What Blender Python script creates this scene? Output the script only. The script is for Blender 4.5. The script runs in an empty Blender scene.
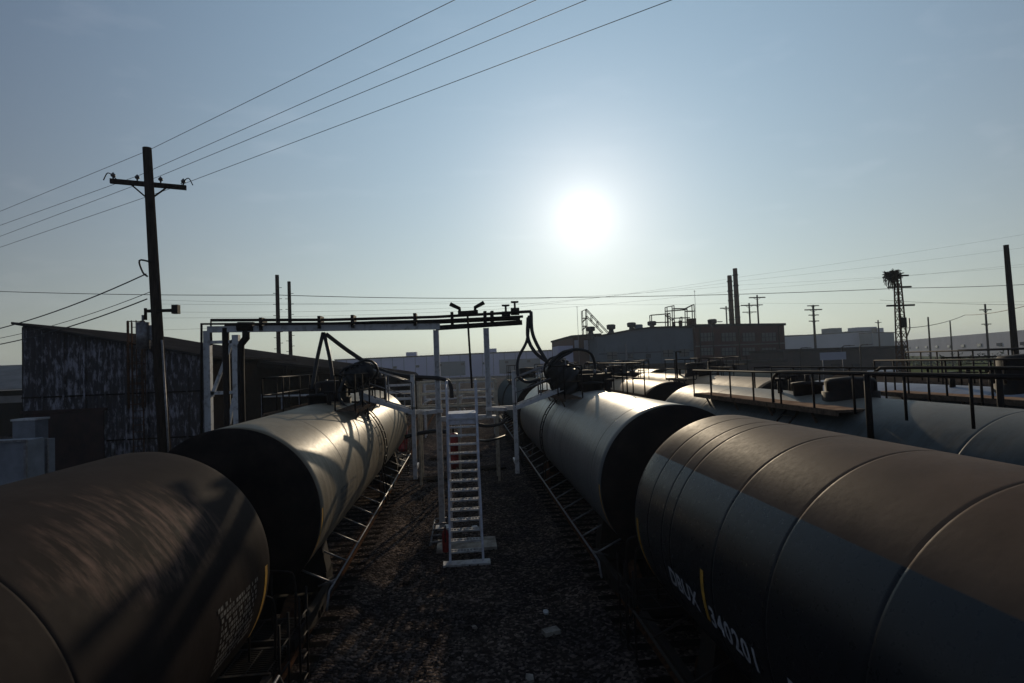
import bpy, math, random
from mathutils import Vector, Matrix
random.seed(7)
R = math.radians
SC = bpy.context.scene
COL = SC.collection
# ------------------------------------------------------------------ camera
F = 560.0; W, H = 1024.0, 683.0
CAMZ = 5.4
VPX, VPY, ROLL = 463.0, 365.0, R(2.2)
yc = Vector(((VPX-W/2)/F, -(VPY-H/2)/F, -1)).normalized()
hd = Vector((math.cos(ROLL), math.sin(ROLL), 0))
zc = hd.cross(yc).normalized()
if zc.y < 0: zc = -zc
xc = yc.cross(zc)
M = Matrix((xc, yc, zc))                      # cam -> world (rows: world axes in cam)
cam = bpy.data.cameras.new('camera'); co = bpy.data.objects.new('camera', cam); COL.objects.link(co)
cam.sensor_width = 36; cam.lens = F/W*36; cam.clip_end = 9000; cam.clip_start = 0.05
co.matrix_world = Matrix.Translation((0, 0, CAMZ)) @ M.to_4x4()
SC.camera = co
def ray(px, py):
    return (M @ Vector(((px-W/2)/F, -(py-H/2)/F, -1))).normalized()
def at(px, py, Y):                            # a pixel's point at depth Y (used while laying the place out)
    d = ray(px, py); k = Y/d.y
    return Vector((0, 0, CAMZ)) + d*k
# ------------------------------------------------------------------ sky, sun, exposure
sd = ray(584, 217)
SUN_EL = math.asin(sd.z); SUN_AZ = math.atan2(sd.x, sd.y)
wd = bpy.data.worlds.new('World'); SC.world = wd; wd.use_nodes = True
nt = wd.node_tree; nt.nodes.clear()
def N(nt, t, **k):
    n = nt.nodes.new(t)
    for a, b in k.items(): setattr(n, a, b)
    return n
sky = N(nt, 'ShaderNodeTexSky'); sky.sky_type = 'NISHITA'; sky.sun_disc = False
sky.sun_elevation = SUN_EL; sky.sun_rotation = SUN_AZ
sky.altitude = 0; sky.air_density = 1.0; sky.dust_density = 0.3; sky.ozone_density = 1.5
bg = N(nt, 'ShaderNodeBackground'); bg.inputs[1].default_value = 0.05
wo = N(nt, 'ShaderNodeOutputWorld')
tc = N(nt, 'ShaderNodeTexCoord')
def math_(nt, op, a, b=None, clamp=False):
    n = N(nt, 'ShaderNodeMath', operation=op); n.use_clamp = clamp
    for i, v in enumerate((a, b)):
        if v is None: continue
        if isinstance(v, (int, float)): n.inputs[i].default_value = v
        else: nt.links.new(v, n.inputs[i])
    return n.outputs[0]
dt = N(nt, 'ShaderNodeVectorMath', operation='DOT_PRODUCT')
nm = N(nt, 'ShaderNodeVectorMath', operation='NORMALIZE')
nt.links.new(tc.outputs['Generated'], nm.inputs[0]); nt.links.new(nm.outputs[0], dt.inputs[0]); dt.inputs[1].default_value = sd
ang = math_(nt, 'ARCCOSINE', math_(nt, 'MINIMUM', dt.outputs['Value'], 0.999999))
def ex(w, p):                                  # exp(-(ang/w)^p)
    return math_(nt, 'EXPONENT', math_(nt, 'MULTIPLY', math_(nt, 'POWER', math_(nt, 'DIVIDE', ang, w), p), -1.0))
_sp = N(nt, 'ShaderNodeSeparateXYZ'); nt.links.new(nm.outputs[0], _sp.inputs[0])
hz_ = math_(nt, 'EXPONENT', math_(nt, 'MULTIPLY', math_(nt, 'ABSOLUTE', _sp.outputs['Z']), -5.0))
K = 1/.05
fwd = math_(nt, 'POWER', math_(nt, 'ADD', math_(nt, 'MULTIPLY', dt.outputs['Value'], .5), .5), 4.0)   # haze and sky glow are stronger on the sun's side
hz_ = math_(nt, 'MULTIPLY', hz_, fwd)
back = math_(nt, 'POWER', math_(nt, 'SUBTRACT', .5, math_(nt, 'MULTIPLY', dt.outputs['Value'], .5), True), 1.5)   # the clear sky opposite the sun
GLOW = [(back, K, (.16, .20, .27)), (ex(R(1.7), 1.1), K*.7, (1, .98, .93)), (ex(R(8), 1.5), K, (.43, .355, .30)), (ex(R(45), 2), K, (.305, .455, .445)), (hz_, K, (.56, .44, .07)), (fwd, K*.155, (0, .03, 1))]
cur = sky.outputs[0]
sc_ = N(nt, 'ShaderNodeVectorMath', operation='MULTIPLY'); nt.links.new(cur, sc_.inputs[0]); sc_.inputs[1].default_value = (.13, .17, .25)
cur = sc_.outputs[0]
for f, k, c in GLOW:
    m = N(nt, 'ShaderNodeVectorMath', operation='SCALE'); m.inputs[0].default_value = c
    nt.links.new(math_(nt, 'MULTIPLY', f, k), m.inputs['Scale'])
    a = N(nt, 'ShaderNodeVectorMath', operation='ADD'); nt.links.new(cur, a.inputs[0]); nt.links.new(m.outputs[0], a.inputs[1]); cur = a.outputs[0]
# a few thin cirrus wisps high up
mp = N(nt, 'ShaderNodeMapping'); mp.inputs['Scale'].default_value = (2.5, 9, 16); mp.inputs['Rotation'].default_value = (0, R(12), R(20))
nt.links.new(nm.outputs[0], mp.inputs[0])
nz = N(nt, 'ShaderNodeTexNoise'); nz.inputs['Scale'].default_value = 1.6; nz.inputs['Detail'].default_value = 6
nt.links.new(mp.outputs[0], nz.inputs['Vector'])
cl = math_(nt, 'MULTIPLY', math_(nt, 'SUBTRACT', nz.outputs[0], 0.56, True), 3.2)
m = N(nt, 'ShaderNodeVectorMath', operation='SCALE'); m.inputs[0].default_value = (1.1, 1.0, 1.0); nt.links.new(cl, m.inputs['Scale'])
a = N(nt, 'ShaderNodeVectorMath', operation='ADD'); nt.links.new(cur, a.inputs[0]); nt.links.new(m.outputs[0], a.inputs[1]); cur = a.outputs[0]
nt.links.new(cur, bg.inputs[0]); nt.links.new(bg.outputs[0], wo.inputs[0])
sl = bpy.data.lights.new('sun', 'SUN'); sl.energy = 2.0; sl.angle = R(0.55); sl.color = (1, .82, .58)
so = bpy.data.objects.new('sun', sl); COL.objects.link(so)
so.rotation_euler = Vector((-sd.x, -sd.y, -sd.z)).to_track_quat('-Z', 'Y').to_euler()
SC.view_settings.view_transform = 'Standard'; SC.view_settings.look = 'None'
SC.view_settings.exposure = 0.0; SC.view_settings.gamma = 1.0
# ------------------------------------------------------------------ materials
MATS = {}
def mat(name, c1, c2=None, rough=.6, scale=3.0, bump=0.0, bscale=40, metal=0.0, stretch=(1, 1, 1), lo=.35, hi=.65, spec=.3, rvar=.0, detail=6):
    """two-colour noise paint with optional bump and roughness variation, all in object space"""
    if name in MATS: return MATS[name]
    m = bpy.data.materials.new(name); m.use_nodes = True; t = m.node_tree; b = t.nodes['Principled BSDF']
    b.inputs['Roughness'].default_value = rough; b.inputs['Metallic'].default_value = metal
    b.inputs['Specular IOR Level'].default_value = spec
    c = N(t, 'ShaderNodeTexCoord'); mp = N(t, 'ShaderNodeMapping'); mp.inputs['Scale'].default_value = stretch
    t.links.new(c.outputs['Object'], mp.inputs[0])
    n = N(t, 'ShaderNodeTexNoise'); n.inputs['Scale'].default_value = scale; n.inputs['Detail'].default_value = detail; n.inputs['Roughness'].default_value = .62
    t.links.new(mp.outputs[0], n.inputs['Vector'])
    r = N(t, 'ShaderNodeValToRGB'); c2 = c2 or tuple(x*.7 for x in c1)
    r.color_ramp.elements[0].position = lo; r.color_ramp.elements[1].position = hi
    r.color_ramp.elements[0].color = (*c2, 1); r.color_ramp.elements[1].color = (*c1, 1)
    t.links.new(n.outputs[0], r.inputs[0]); t.links.new(r.outputs[0], b.inputs['Base Color'])
    if rvar:
        k = math_(t, 'ADD', math_(t, 'MULTIPLY', n.outputs[0], rvar), rough-rvar/2); t.links.new(k, b.inputs['Roughness'])
    if bump:
        n2 = N(t, 'ShaderNodeTexNoise'); n2.inputs['Scale'].default_value = bscale; n2.inputs['Detail'].default_value = 4
        t.links.new(c.outputs['Object'], n2.inputs['Vector'])
        bp = N(t, 'ShaderNodeBump'); bp.inputs['Strength'].default_value = bump; bp.inputs['Distance'].default_value = .02
        t.links.new(n2.outputs[0], bp.inputs['Height']); t.links.new(bp.outputs[0], b.inputs['Normal'])
    MATS[name] = m; return m
def tank_mat(name, base, crown, dirt, rough, crown_h=.72, soft=.06, crown_rough=.6, streak=.5, rust=None, scuff=None, bump=.25, spec=.5, cspec=.12, tint=None, spill=None):
    """tank paint: side colour, grimy crown above a height, downward streaks, rust blooms and scuffs (object space, axis Y, z up)"""
    m = bpy.data.materials.new(name); m.use_nodes = True; t = m.node_tree; b = t.nodes['Principled BSDF']
    if tint: b.inputs['Specular Tint'].default_value = (*tint, 1)
    c = N(t, 'ShaderNodeTexCoord'); s = N(t, 'ShaderNodeSeparateXYZ'); t.links.new(c.outputs['Object'], s.inputs[0])
    def noise(sc, st, det=6):
        mp = N(t, 'ShaderNodeMapping'); mp.inputs['Scale'].default_value = st; t.links.new(c.outputs['Object'], mp.inputs[0])
        n = N(t, 'ShaderNodeTexNoise'); n.inputs['Scale'].default_value = sc; n.inputs['Detail'].default_value = det; n.inputs['Roughness'].default_value = .6
        t.links.new(mp.outputs[0], n.inputs['Vector']); return n.outputs[0]
    def step(v, lo, hi):
        mr = N(t, 'ShaderNodeMapRange'); mr.inputs[1].default_value = lo; mr.inputs[2].default_value = hi; t.links.new(v, mr.inputs[0]); return mr.outputs[0]
    def mix(f, a, bb):
        mx = N(t, 'ShaderNodeMix'); mx.data_type = 'RGBA'; t.links.new(f, mx.inputs[0])
        for v, i in ((a, 6), (bb, 7)):
            if isinstance(v, tuple): mx.inputs[i].default_value = (*v, 1)
            else: t.links.new(v, mx.inputs[i])
        return mx.outputs[2]
    st = noise(1.0, (1.0, 7, .35)); bl = noise(2.2, (1, 1, 1)); fine = noise(16, (1, 1, 1))
    colr = mix(math_(t, 'MULTIPLY', step(st, .45, .75), streak), base, dirt)
    colr = mix(math_(t, 'MULTIPLY', step(fine, .5, .8), .35), colr, dirt)
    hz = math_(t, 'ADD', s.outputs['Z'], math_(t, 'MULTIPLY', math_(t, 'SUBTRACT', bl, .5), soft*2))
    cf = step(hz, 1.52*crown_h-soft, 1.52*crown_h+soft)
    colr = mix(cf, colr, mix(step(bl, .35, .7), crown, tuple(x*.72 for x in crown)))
    if rust: colr = mix(step(noise(1.6, (1, 1.6, .8), 8), .6, .66), colr, rust)
    if scuff:
        def band(ax_, c0, w_): return math_(t, 'SUBTRACT', 1.0, math_(t, 'DIVIDE', math_(t, 'ABSOLUTE', math_(t, 'SUBTRACT', s.outputs[ax_], c0)), w_), True)
        spot = step(math_(t, 'ADD', math_(t, 'MULTIPLY', band('Y', 5.6, 1.7), band('Z', .98, .6)), math_(t, 'MULTIPLY', math_(t, 'SUBTRACT', bl, .5), .9)), .2, .55)
        sn = noise(3.0, (.8, 3.2, .8), 10); big = noise(.55, (1, 1, 1), 2)
        colr = mix(math_(t, 'MULTIPLY', step(sn, .44, .66), math_(t, 'MAXIMUM', spot, math_(t, 'MULTIPLY', step(big, .6, .7), .12))), colr, scuff)
    if spill:                                              # spills run down the shell from the hatches
        yb = math_(t, 'SUBTRACT', 1.0, math_(t, 'DIVIDE', math_(t, 'ABSOLUTE', math_(t, 'ADD', s.outputs['Y'], math_(t, 'MULTIPLY', math_(t, 'SUBTRACT', bl, .5), 1.5))), 3.0), True)
        sp = math_(t, 'MULTIPLY', step(noise(1.0, (.5, 4.5, .25), 7), .42, .6), math_(t, 'MULTIPLY', step(yb, .1, .5), step(s.outputs['Z'], -.5, 1.0)))
        colr = mix(math_(t, 'MULTIPLY', sp, .7), colr, spill)
    t.links.new(colr, b.inputs['Base Color'])
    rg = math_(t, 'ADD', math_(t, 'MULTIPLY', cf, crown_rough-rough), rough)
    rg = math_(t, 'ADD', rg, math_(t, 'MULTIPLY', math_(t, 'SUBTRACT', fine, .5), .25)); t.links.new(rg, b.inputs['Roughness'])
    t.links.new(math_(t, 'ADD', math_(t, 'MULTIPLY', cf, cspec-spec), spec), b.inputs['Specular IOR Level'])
    bn = noise(1.1, (1, 1, 1), 3)
    bp = N(t, 'ShaderNodeBump'); bp.inputs['Strength'].default_value = bump; bp.inputs['Distance'].default_value = .05
    t.links.new(bn, bp.inputs['Height'])
    bp2 = N(t, 'ShaderNodeBump'); bp2.inputs['Strength'].default_value = .12; bp2.inputs['Distance'].default_value = .01
    t.links.new(fine, bp2.inputs['Height']); t.links.new(bp.outputs[0], bp2.inputs['Normal']); t.links.new(bp2.outputs[0], b.inputs['Normal'])
    return m
white = mat('white_paint', (.50, .50, .50), (.24, .22, .20), .5, 6, .1, 60, lo=.3, hi=.5)
galv = mat('galvanised_steel', (.24, .24, .25), (.13, .12, .12), .45, 8, metal=.5)
black = mat('black_steel', (.012, .011, .011), (.024, .016, .012), .7, 9, .1, spec=.15)
rubber = mat('hose_rubber', (.014, .014, .015), (.022, .02, .02), .5, 10)
rusty = mat('rusty_steel', (.11, .055, .03), (.045, .028, .02), .75, 9, .2, spec=0)
wood = mat('pole_wood', (.055, .042, .034), (.022, .018, .015), .85, 3, .4, 20, stretch=(6, 6, .6), spec=0)
ceram = mat('insulator_glaze', (.10, .09, .09), (.06, .05, .05), .25, 5)
yellow = mat('yellow_reflective_tape', (.65, .36, .05), (.4, .22, .04), .5, 12)
redp = mat('red_paint', (.35, .03, .025), (.16, .02, .02), .4, 8)
wirem = mat('cable', (.02, .02, .02), (.03, .03, .03), .6, 3)
grate = mat('grating_steel', (.15, .11, .08), (.06, .045, .035), .6, 12, spec=0)
plate = mat('rusty_walk_plate', (.50, .33, .21), (.24, .15, .10), .8, 3, spec=0)
stencil = mat('stencil_white', (.55, .56, .58), (.35, .35, .36), .5, 20)
conc = mat('concrete', (.45, .42, .36), (.16, .14, .12), .85, 3, .2)
glass = mat('dark_glass', (.02, .025, .03), (.015, .015, .02), .1, 1)
# ------------------------------------------------------------------ mesh builder
class MB:
    def __init__(s): s.v = []; s.f = []; s.sm = []
    def add(s, vs, fs, sm=False):
        o = len(s.v); s.v += [tuple(v) for v in vs]; s.f += [tuple(i+o for i in f) for f in fs]; s.sm += [sm]*len(fs); return s
    def box(s, c, d, rot=None):
        c = Vector(c); vs = []
        for x in (-.5, .5):
            for y in (-.5, .5):
                for z in (-.5, .5):
                    p = Vector((x*d[0], y*d[1], z*d[2]))
                    if rot is not None: p = rot @ p
                    vs.append(c+p)
        return s.add(vs, [(0, 1, 3, 2), (4, 6, 7, 5), (0, 4, 5, 1), (2, 3, 7, 6), (0, 2, 6, 4), (1, 5, 7, 3)])
    def beam(s, a, b, w, h=None, up=(0, 0, 1)):
        a = Vector(a); b = Vector(b); h = h or w; d = (b-a); L = d.length; d.normalize()
        u = Vector(up)
        if abs(d.dot(u)) > .98: u = Vector((0, 1, 0))
        x = d.cross(u).normalized(); z = x.cross(d)
        return s.box((a+b)/2, (w, L, h), Matrix((x, d, z)).transposed())
    def tube(s, pts, r, n=8, cap=True):
        pts = [Vector(p) for p in pts]; m = len(pts); rs = r if isinstance(r, (list, tuple)) else [r]*m
        vs = []; prev = None
        for i, p in enumerate(pts):
            d = (pts[min(i+1, m-1)]-pts[max(i-1, 0)]).normalized()
            if prev is None:
                u = Vector((0, 0, 1)) if abs(d.z) < .9 else Vector((1, 0, 0)); x = d.cross(u).normalized()
            else: x = (prev-d*prev.dot(d)).normalized()
            prev = x; y = d.cross(x)
            for k in range(n):
                a = 2*math.pi*k/n; vs.append(p+(x*math.cos(a)+y*math.sin(a))*rs[i])
        fs = [(i*n+k, i*n+(k+1) % n, (i+1)*n+(k+1) % n, (i+1)*n+k) for i in range(m-1) for k in range(n)]
        s.add(vs, fs, True)
        if cap: s.add([], []); o = len(s.v)-n*m; s.f += [tuple(o+k for k in reversed(range(n))), tuple(o+(m-1)*n+k for k in range(n))]; s.sm += [False, False]
        return s
    def lathe_y(s, prof, n=64, c=(0, 0, 0), sm=True):      # prof: (y, r) about the Y axis
        vs = []; c = Vector(c)
        for y, r in prof:
            for k in range(n):
                a = 2*math.pi*k/n; vs.append(c+Vector((r*math.sin(a), y, r*math.cos(a))))
        m = len(prof)
        fs = [(i*n+k, (i+1)*n+k, (i+1)*n+(k+1) % n, i*n+(k+1) % n) for i in range(m-1) for k in range(n)]
        return s.add(vs, fs, sm)
    def lathe_z(s, prof, n=24, c=(0, 0, 0), sm=True):
        vs = []; c = Vector(c)
        for z, r in prof:
            for k in range(n):
                a = 2*math.pi*k/n; vs.append(c+Vector((r*math.cos(a), r*math.sin(a), z)))
        m = len(prof)
        return s.add(vs, [(i*n+k, i*n+(k+1) % n, (i+1)*n+(k+1) % n, (i+1)*n+k) for i in range(m-1) for k in range(n)], sm)
    def prism(s, poly, off):                               # polygon extruded by a vector
        p = [Vector(q) for q in poly]; o = Vector(off); n = len(p)
        return s.add(p+[q+o for q in p], [tuple(range(n)), tuple(reversed(range(n, 2*n)))]+[(i, n+i, n+(i+1) % n, (i+1) % n) for i in range(n)])
    def build(s, name, m, parent=None, base=None):
        me = bpy.data.meshes.new(name); b = Vector(base) if base is not None else Vector((0, 0, 0))
        me.from_pydata([tuple(Vector(v)-b) for v in s.v], [], s.f); me.validate()
        if len(me.polygons) == len(s.sm): me.polygons.foreach_set('use_smooth', s.sm)
        me.materials.append(m); me.update()
        import bmesh
        bm = bmesh.new(); bm.from_mesh(me); bmesh.ops.recalc_face_normals(bm, faces=bm.faces); bm.to_mesh(me); bm.free()
        o = bpy.data.objects.new(name, me); COL.objects.link(o)
        if parent is not None: o.parent = parent
        elif base is not None: o.location = b
        return o
def tag(o, label=None, cat=None, group=None, kind=None):
    if label: o['label'] = label
    if cat: o['category'] = cat
    if group: o['group'] = group
    if kind: o['kind'] = kind
    return o
def thing(name, loc, label, cat, group=None, rz=0):
    o = bpy.data.objects.new(name, None); COL.objects.link(o); o.location = loc; o.rotation_euler.z = rz; o.empty_display_size = .3
    return tag(o, label, cat, group)
def copy_tree(o, parent=None):
    c = o.copy(); COL.objects.link(c)
    if parent is not None: c.parent = parent
    for ch in list(o.children): copy_tree(ch, c)
    return c
def bez(p0, p1, p2, p3, n=18):
    p0, p1, p2, p3 = map(Vector, (p0, p1, p2, p3)); out = []
    for i in range(n+1):
        t = i/n; out.append(p0*(1-t)**3+p1*3*t*(1-t)**2+p2*3*t*t*(1-t)+p3*t**3)
    return out
def smooth_path(pts, n=6):                                 # Catmull-Rom
    P = [Vector(p) for p in pts]; P = [P[0]*2-P[1]]+P+[P[-1]*2-P[-2]]; out = []
    for i in range(1, len(P)-2):
        for k in range(n):
            t = k/n; a, b, c, d = P[i-1:i+3]
            out.append(.5*((2*b)+(c-a)*t+(2*a-5*b+4*c-d)*t*t+(3*b-a-3*c+d)*t**3))
    out.append(P[-2]); return out
def sag(a, b, s, n=16):
    a = Vector(a); b = Vector(b)
    return [a.lerp(b, i/n)-Vector((0, 0, s*4*(i/n)*(1-i/n))) for i in range(n+1)]
# ------------------------------------------------------------------ ground, field, road, tracks
def ground_mat():
    m = bpy.data.materials.new('ballast_ground'); m.use_nodes = True; t = m.node_tree; b = t.nodes['Principled BSDF']; b.inputs['Roughness'].default_value = .9
    b.inputs['Specular IOR Level'].default_value = 0
    c = N(t, 'ShaderNodeTexCoord')
    v = N(t, 'ShaderNodeTexVoronoi'); v.inputs['Scale'].default_value = 16; t.links.new(c.outputs['Object'], v.inputs['Vector'])
    n = N(t, 'ShaderNodeTexNoise'); n.inputs['Scale'].default_value = .7; n.inputs['Detail'].default_value = 8; t.links.new(c.outputs['Object'], n.inputs['Vector'])
    r = N(t, 'ShaderNodeValToRGB'); r.color_ramp.elements[0].color = (.045, .038, .036, 1); r.color_ramp.elements[1].color = (.105, .082, .068, 1)
    r.color_ramp.elements[0].position = .38; r.color_ramp.elements[1].position = .68; t.links.new(n.outputs[0], r.inputs[0])
    hs = N(t, 'ShaderNodeSeparateColor'); t.links.new(v.outputs['Color'], hs.inputs[0])
    mx = N(t, 'ShaderNodeMix'); mx.data_type = 'RGBA'; mx.blend_type = 'MULTIPLY'; mx.inputs[0].default_value = 1
    k = math_(t, 'ADD', math_(t, 'MULTIPLY', math_(t, 'POWER', hs.outputs[0], 3), 2.2), .45)
    cb = N(t, 'ShaderNodeCombineColor'); [t.links.new(k, cb.inputs[i]) for i in range(3)]
    t.links.new(r.outputs[0], mx.inputs[6]); t.links.new(cb.outputs[0], mx.inputs[7]); t.links.new(mx.outputs[2], b.inputs['Base Color'])
    bp = N(t, 'ShaderNodeBump'); bp.inputs['Strength'].default_value = .8; bp.inputs['Distance'].default_value = .05; bp.invert = True
    t.links.new(v.outputs['Distance'], bp.inputs['Height']); t.links.new(bp.outputs[0], b.inputs['Normal'])
    return m
gmat = ground_mat()
g = MB().add([(-1600, -200, 0), (1600, -200, 0), (1600, 2400, 0), (-1600, 2400, 0)], [(0, 1, 2, 3)]).build('ground', gmat); tag(g, kind='structure')
grass = mat('grass', (.13, .15, .04), (.08, .09, .03), .95, .3, .4, 4, spec=0)
f = MB().add([(60, 95, .004), (420, 95, .004), (420, 400, .004), (120, 400, .004)], [(0, 1, 2, 3)]).build('grass_field', grass); tag(f, kind='structure')
gy = mat('pale_gravel', (.22, .20, .18), (.11, .10, .09), .95, .5, .3, 12, spec=0)
f = MB().add([(20, 26, .004), (200, 26, .004), (200, 61.9, .004), (26, 61.9, .004)], [(0, 1, 2, 3)]).build('gravel_yard', gy); tag(f, kind='structure')
asph = mat('asphalt', (.075, .073, .07), (.05, .05, .05), .85, 2, .2)
f = MB().add([(30, 62, .006), (260, 62, .006), (260, 92, .006), (30, 92, .006)], [(0, 1, 2, 3)]).build('road', asph); tag(f, kind='structure')
TX = [-4.05, 4.05, 7.8, 11.6, 15.5]
def track(x):
    ties = MB()
    y = -14
    while y < 90: ties.box((x, y, .06), (2.5, .22, .16)); y += .55
    t = ties.build('railway_track', mat('tie_wood', (.016, .013, .012), (.010, .009, .008), .95, 4, .3, spec=0)); tag(t, kind='structure')
    bd = MB(); bd.prism([(x-2.1, -16, -.02), (x+2.1, -16, -.02), (x+1.45, -16, .136), (x-1.45, -16, .136)], (0, 110, 0)); tag(bd.build('ballast_bed', gmat), kind='structure')
    for s in (-.75, .75):
        rl = MB()
        X = x+s
        prof = [(-.07, .142), (.07, .142), (.07, .16), (.012, .18), (.012, .26), (.035, .27), (.035, .31), (-.035, .31), (-.035, .27), (-.012, .26), (-.012, .18), (-.07, .16)]
        rl.prism([(X+a, -14, b) for a, b in prof], (0, 104, 0))
        rl.build('rail', rusty, t)
for x in TX: track(x)
# real ballast stones in the corridor between the two nearest tracks
st = MB(); rnd = random.Random(3)
for i in range(9000):
    y = 4.5+rnd.random()**1.6*24; x = rnd.uniform(-3.3, 3.3); s = rnd.uniform(.012, .035) if rnd.random() < .95 else rnd.uniform(.035, .07)
    a = rnd.random()*6.28; ca, sa = math.cos(a), math.sin(a); vs = []
    for q in ((1, 0, 0), (0, 1, 0), (-1, 0, 0), (0, -1, 0), (0, 0, .8), (0, 0, -.8)):
        px, py, pz = [c*s*rnd.uniform(.7, 1.25) for c in q]; vs.append((x+px*ca-py*sa, y+px*sa+py*ca, s*.45+pz))
    st.add(vs, [(0, 1, 4), (1, 2, 4), (2, 3, 4), (3, 0, 4), (1, 0, 5), (2, 1, 5), (3, 2, 5), (0, 3, 5)])
sm = mat('ballast_stone', (.12, .10, .085), (.03, .027, .025), .9, 2.2, lo=.4, hi=.72, spec=0)
tag(st.build('ballast_stones', sm), 'loose dark ballast stones covering the aisle between the two nearest tank cars', 'gravel', kind='stuff')
# ------------------------------------------------------------------ tank cars
RT = 1.52; CZ = 2.95
def head_prof(y, sgn, depth=.72, n=14):
    if sgn < 0: depth = .5
    out = []
    for i in range(n+1):
        a = math.pi/2*i/n; out.append((y+sgn*depth*math.sin(a), max(RT*math.cos(a)**.9, .001)))
    return out
def tank_mesh(L, seams):
    mb = MB(); h = L/2
    body = [(-h+L*i/60, RT) for i in range(61)]
    for y in seams:
        body = [b for b in body if abs(b[0]-y) > .15]
        body += [(y-.14, RT), (y-.03, RT), (y-.008, RT), (y-.004, RT-.003), (y+.004, RT-.003), (y+.008, RT), (y+.05, RT), (y+.14, RT)]
    body.sort()
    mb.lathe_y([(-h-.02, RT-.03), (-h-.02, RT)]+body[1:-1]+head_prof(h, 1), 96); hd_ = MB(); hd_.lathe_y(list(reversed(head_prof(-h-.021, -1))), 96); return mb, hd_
def railing(mb, pts, hgt, r=.021, mid=True, posts=True, every=1.1):
    """pipe railing along a polyline of foot points"""
    P = [Vector(p) for p in pts]; up = Vector((0, 0, hgt))
    mb.tube([p+up for p in P], r)
    if mid: mb.tube([p+up*.52 for p in P], r*.8)
    for a, b in zip(P[:-1], P[1:]):
        n = max(1, round((b-a).length/every))
        for i in range(n+1):
            q = a.lerp(b, i/n); mb.tube([q, q+up], r)
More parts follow.
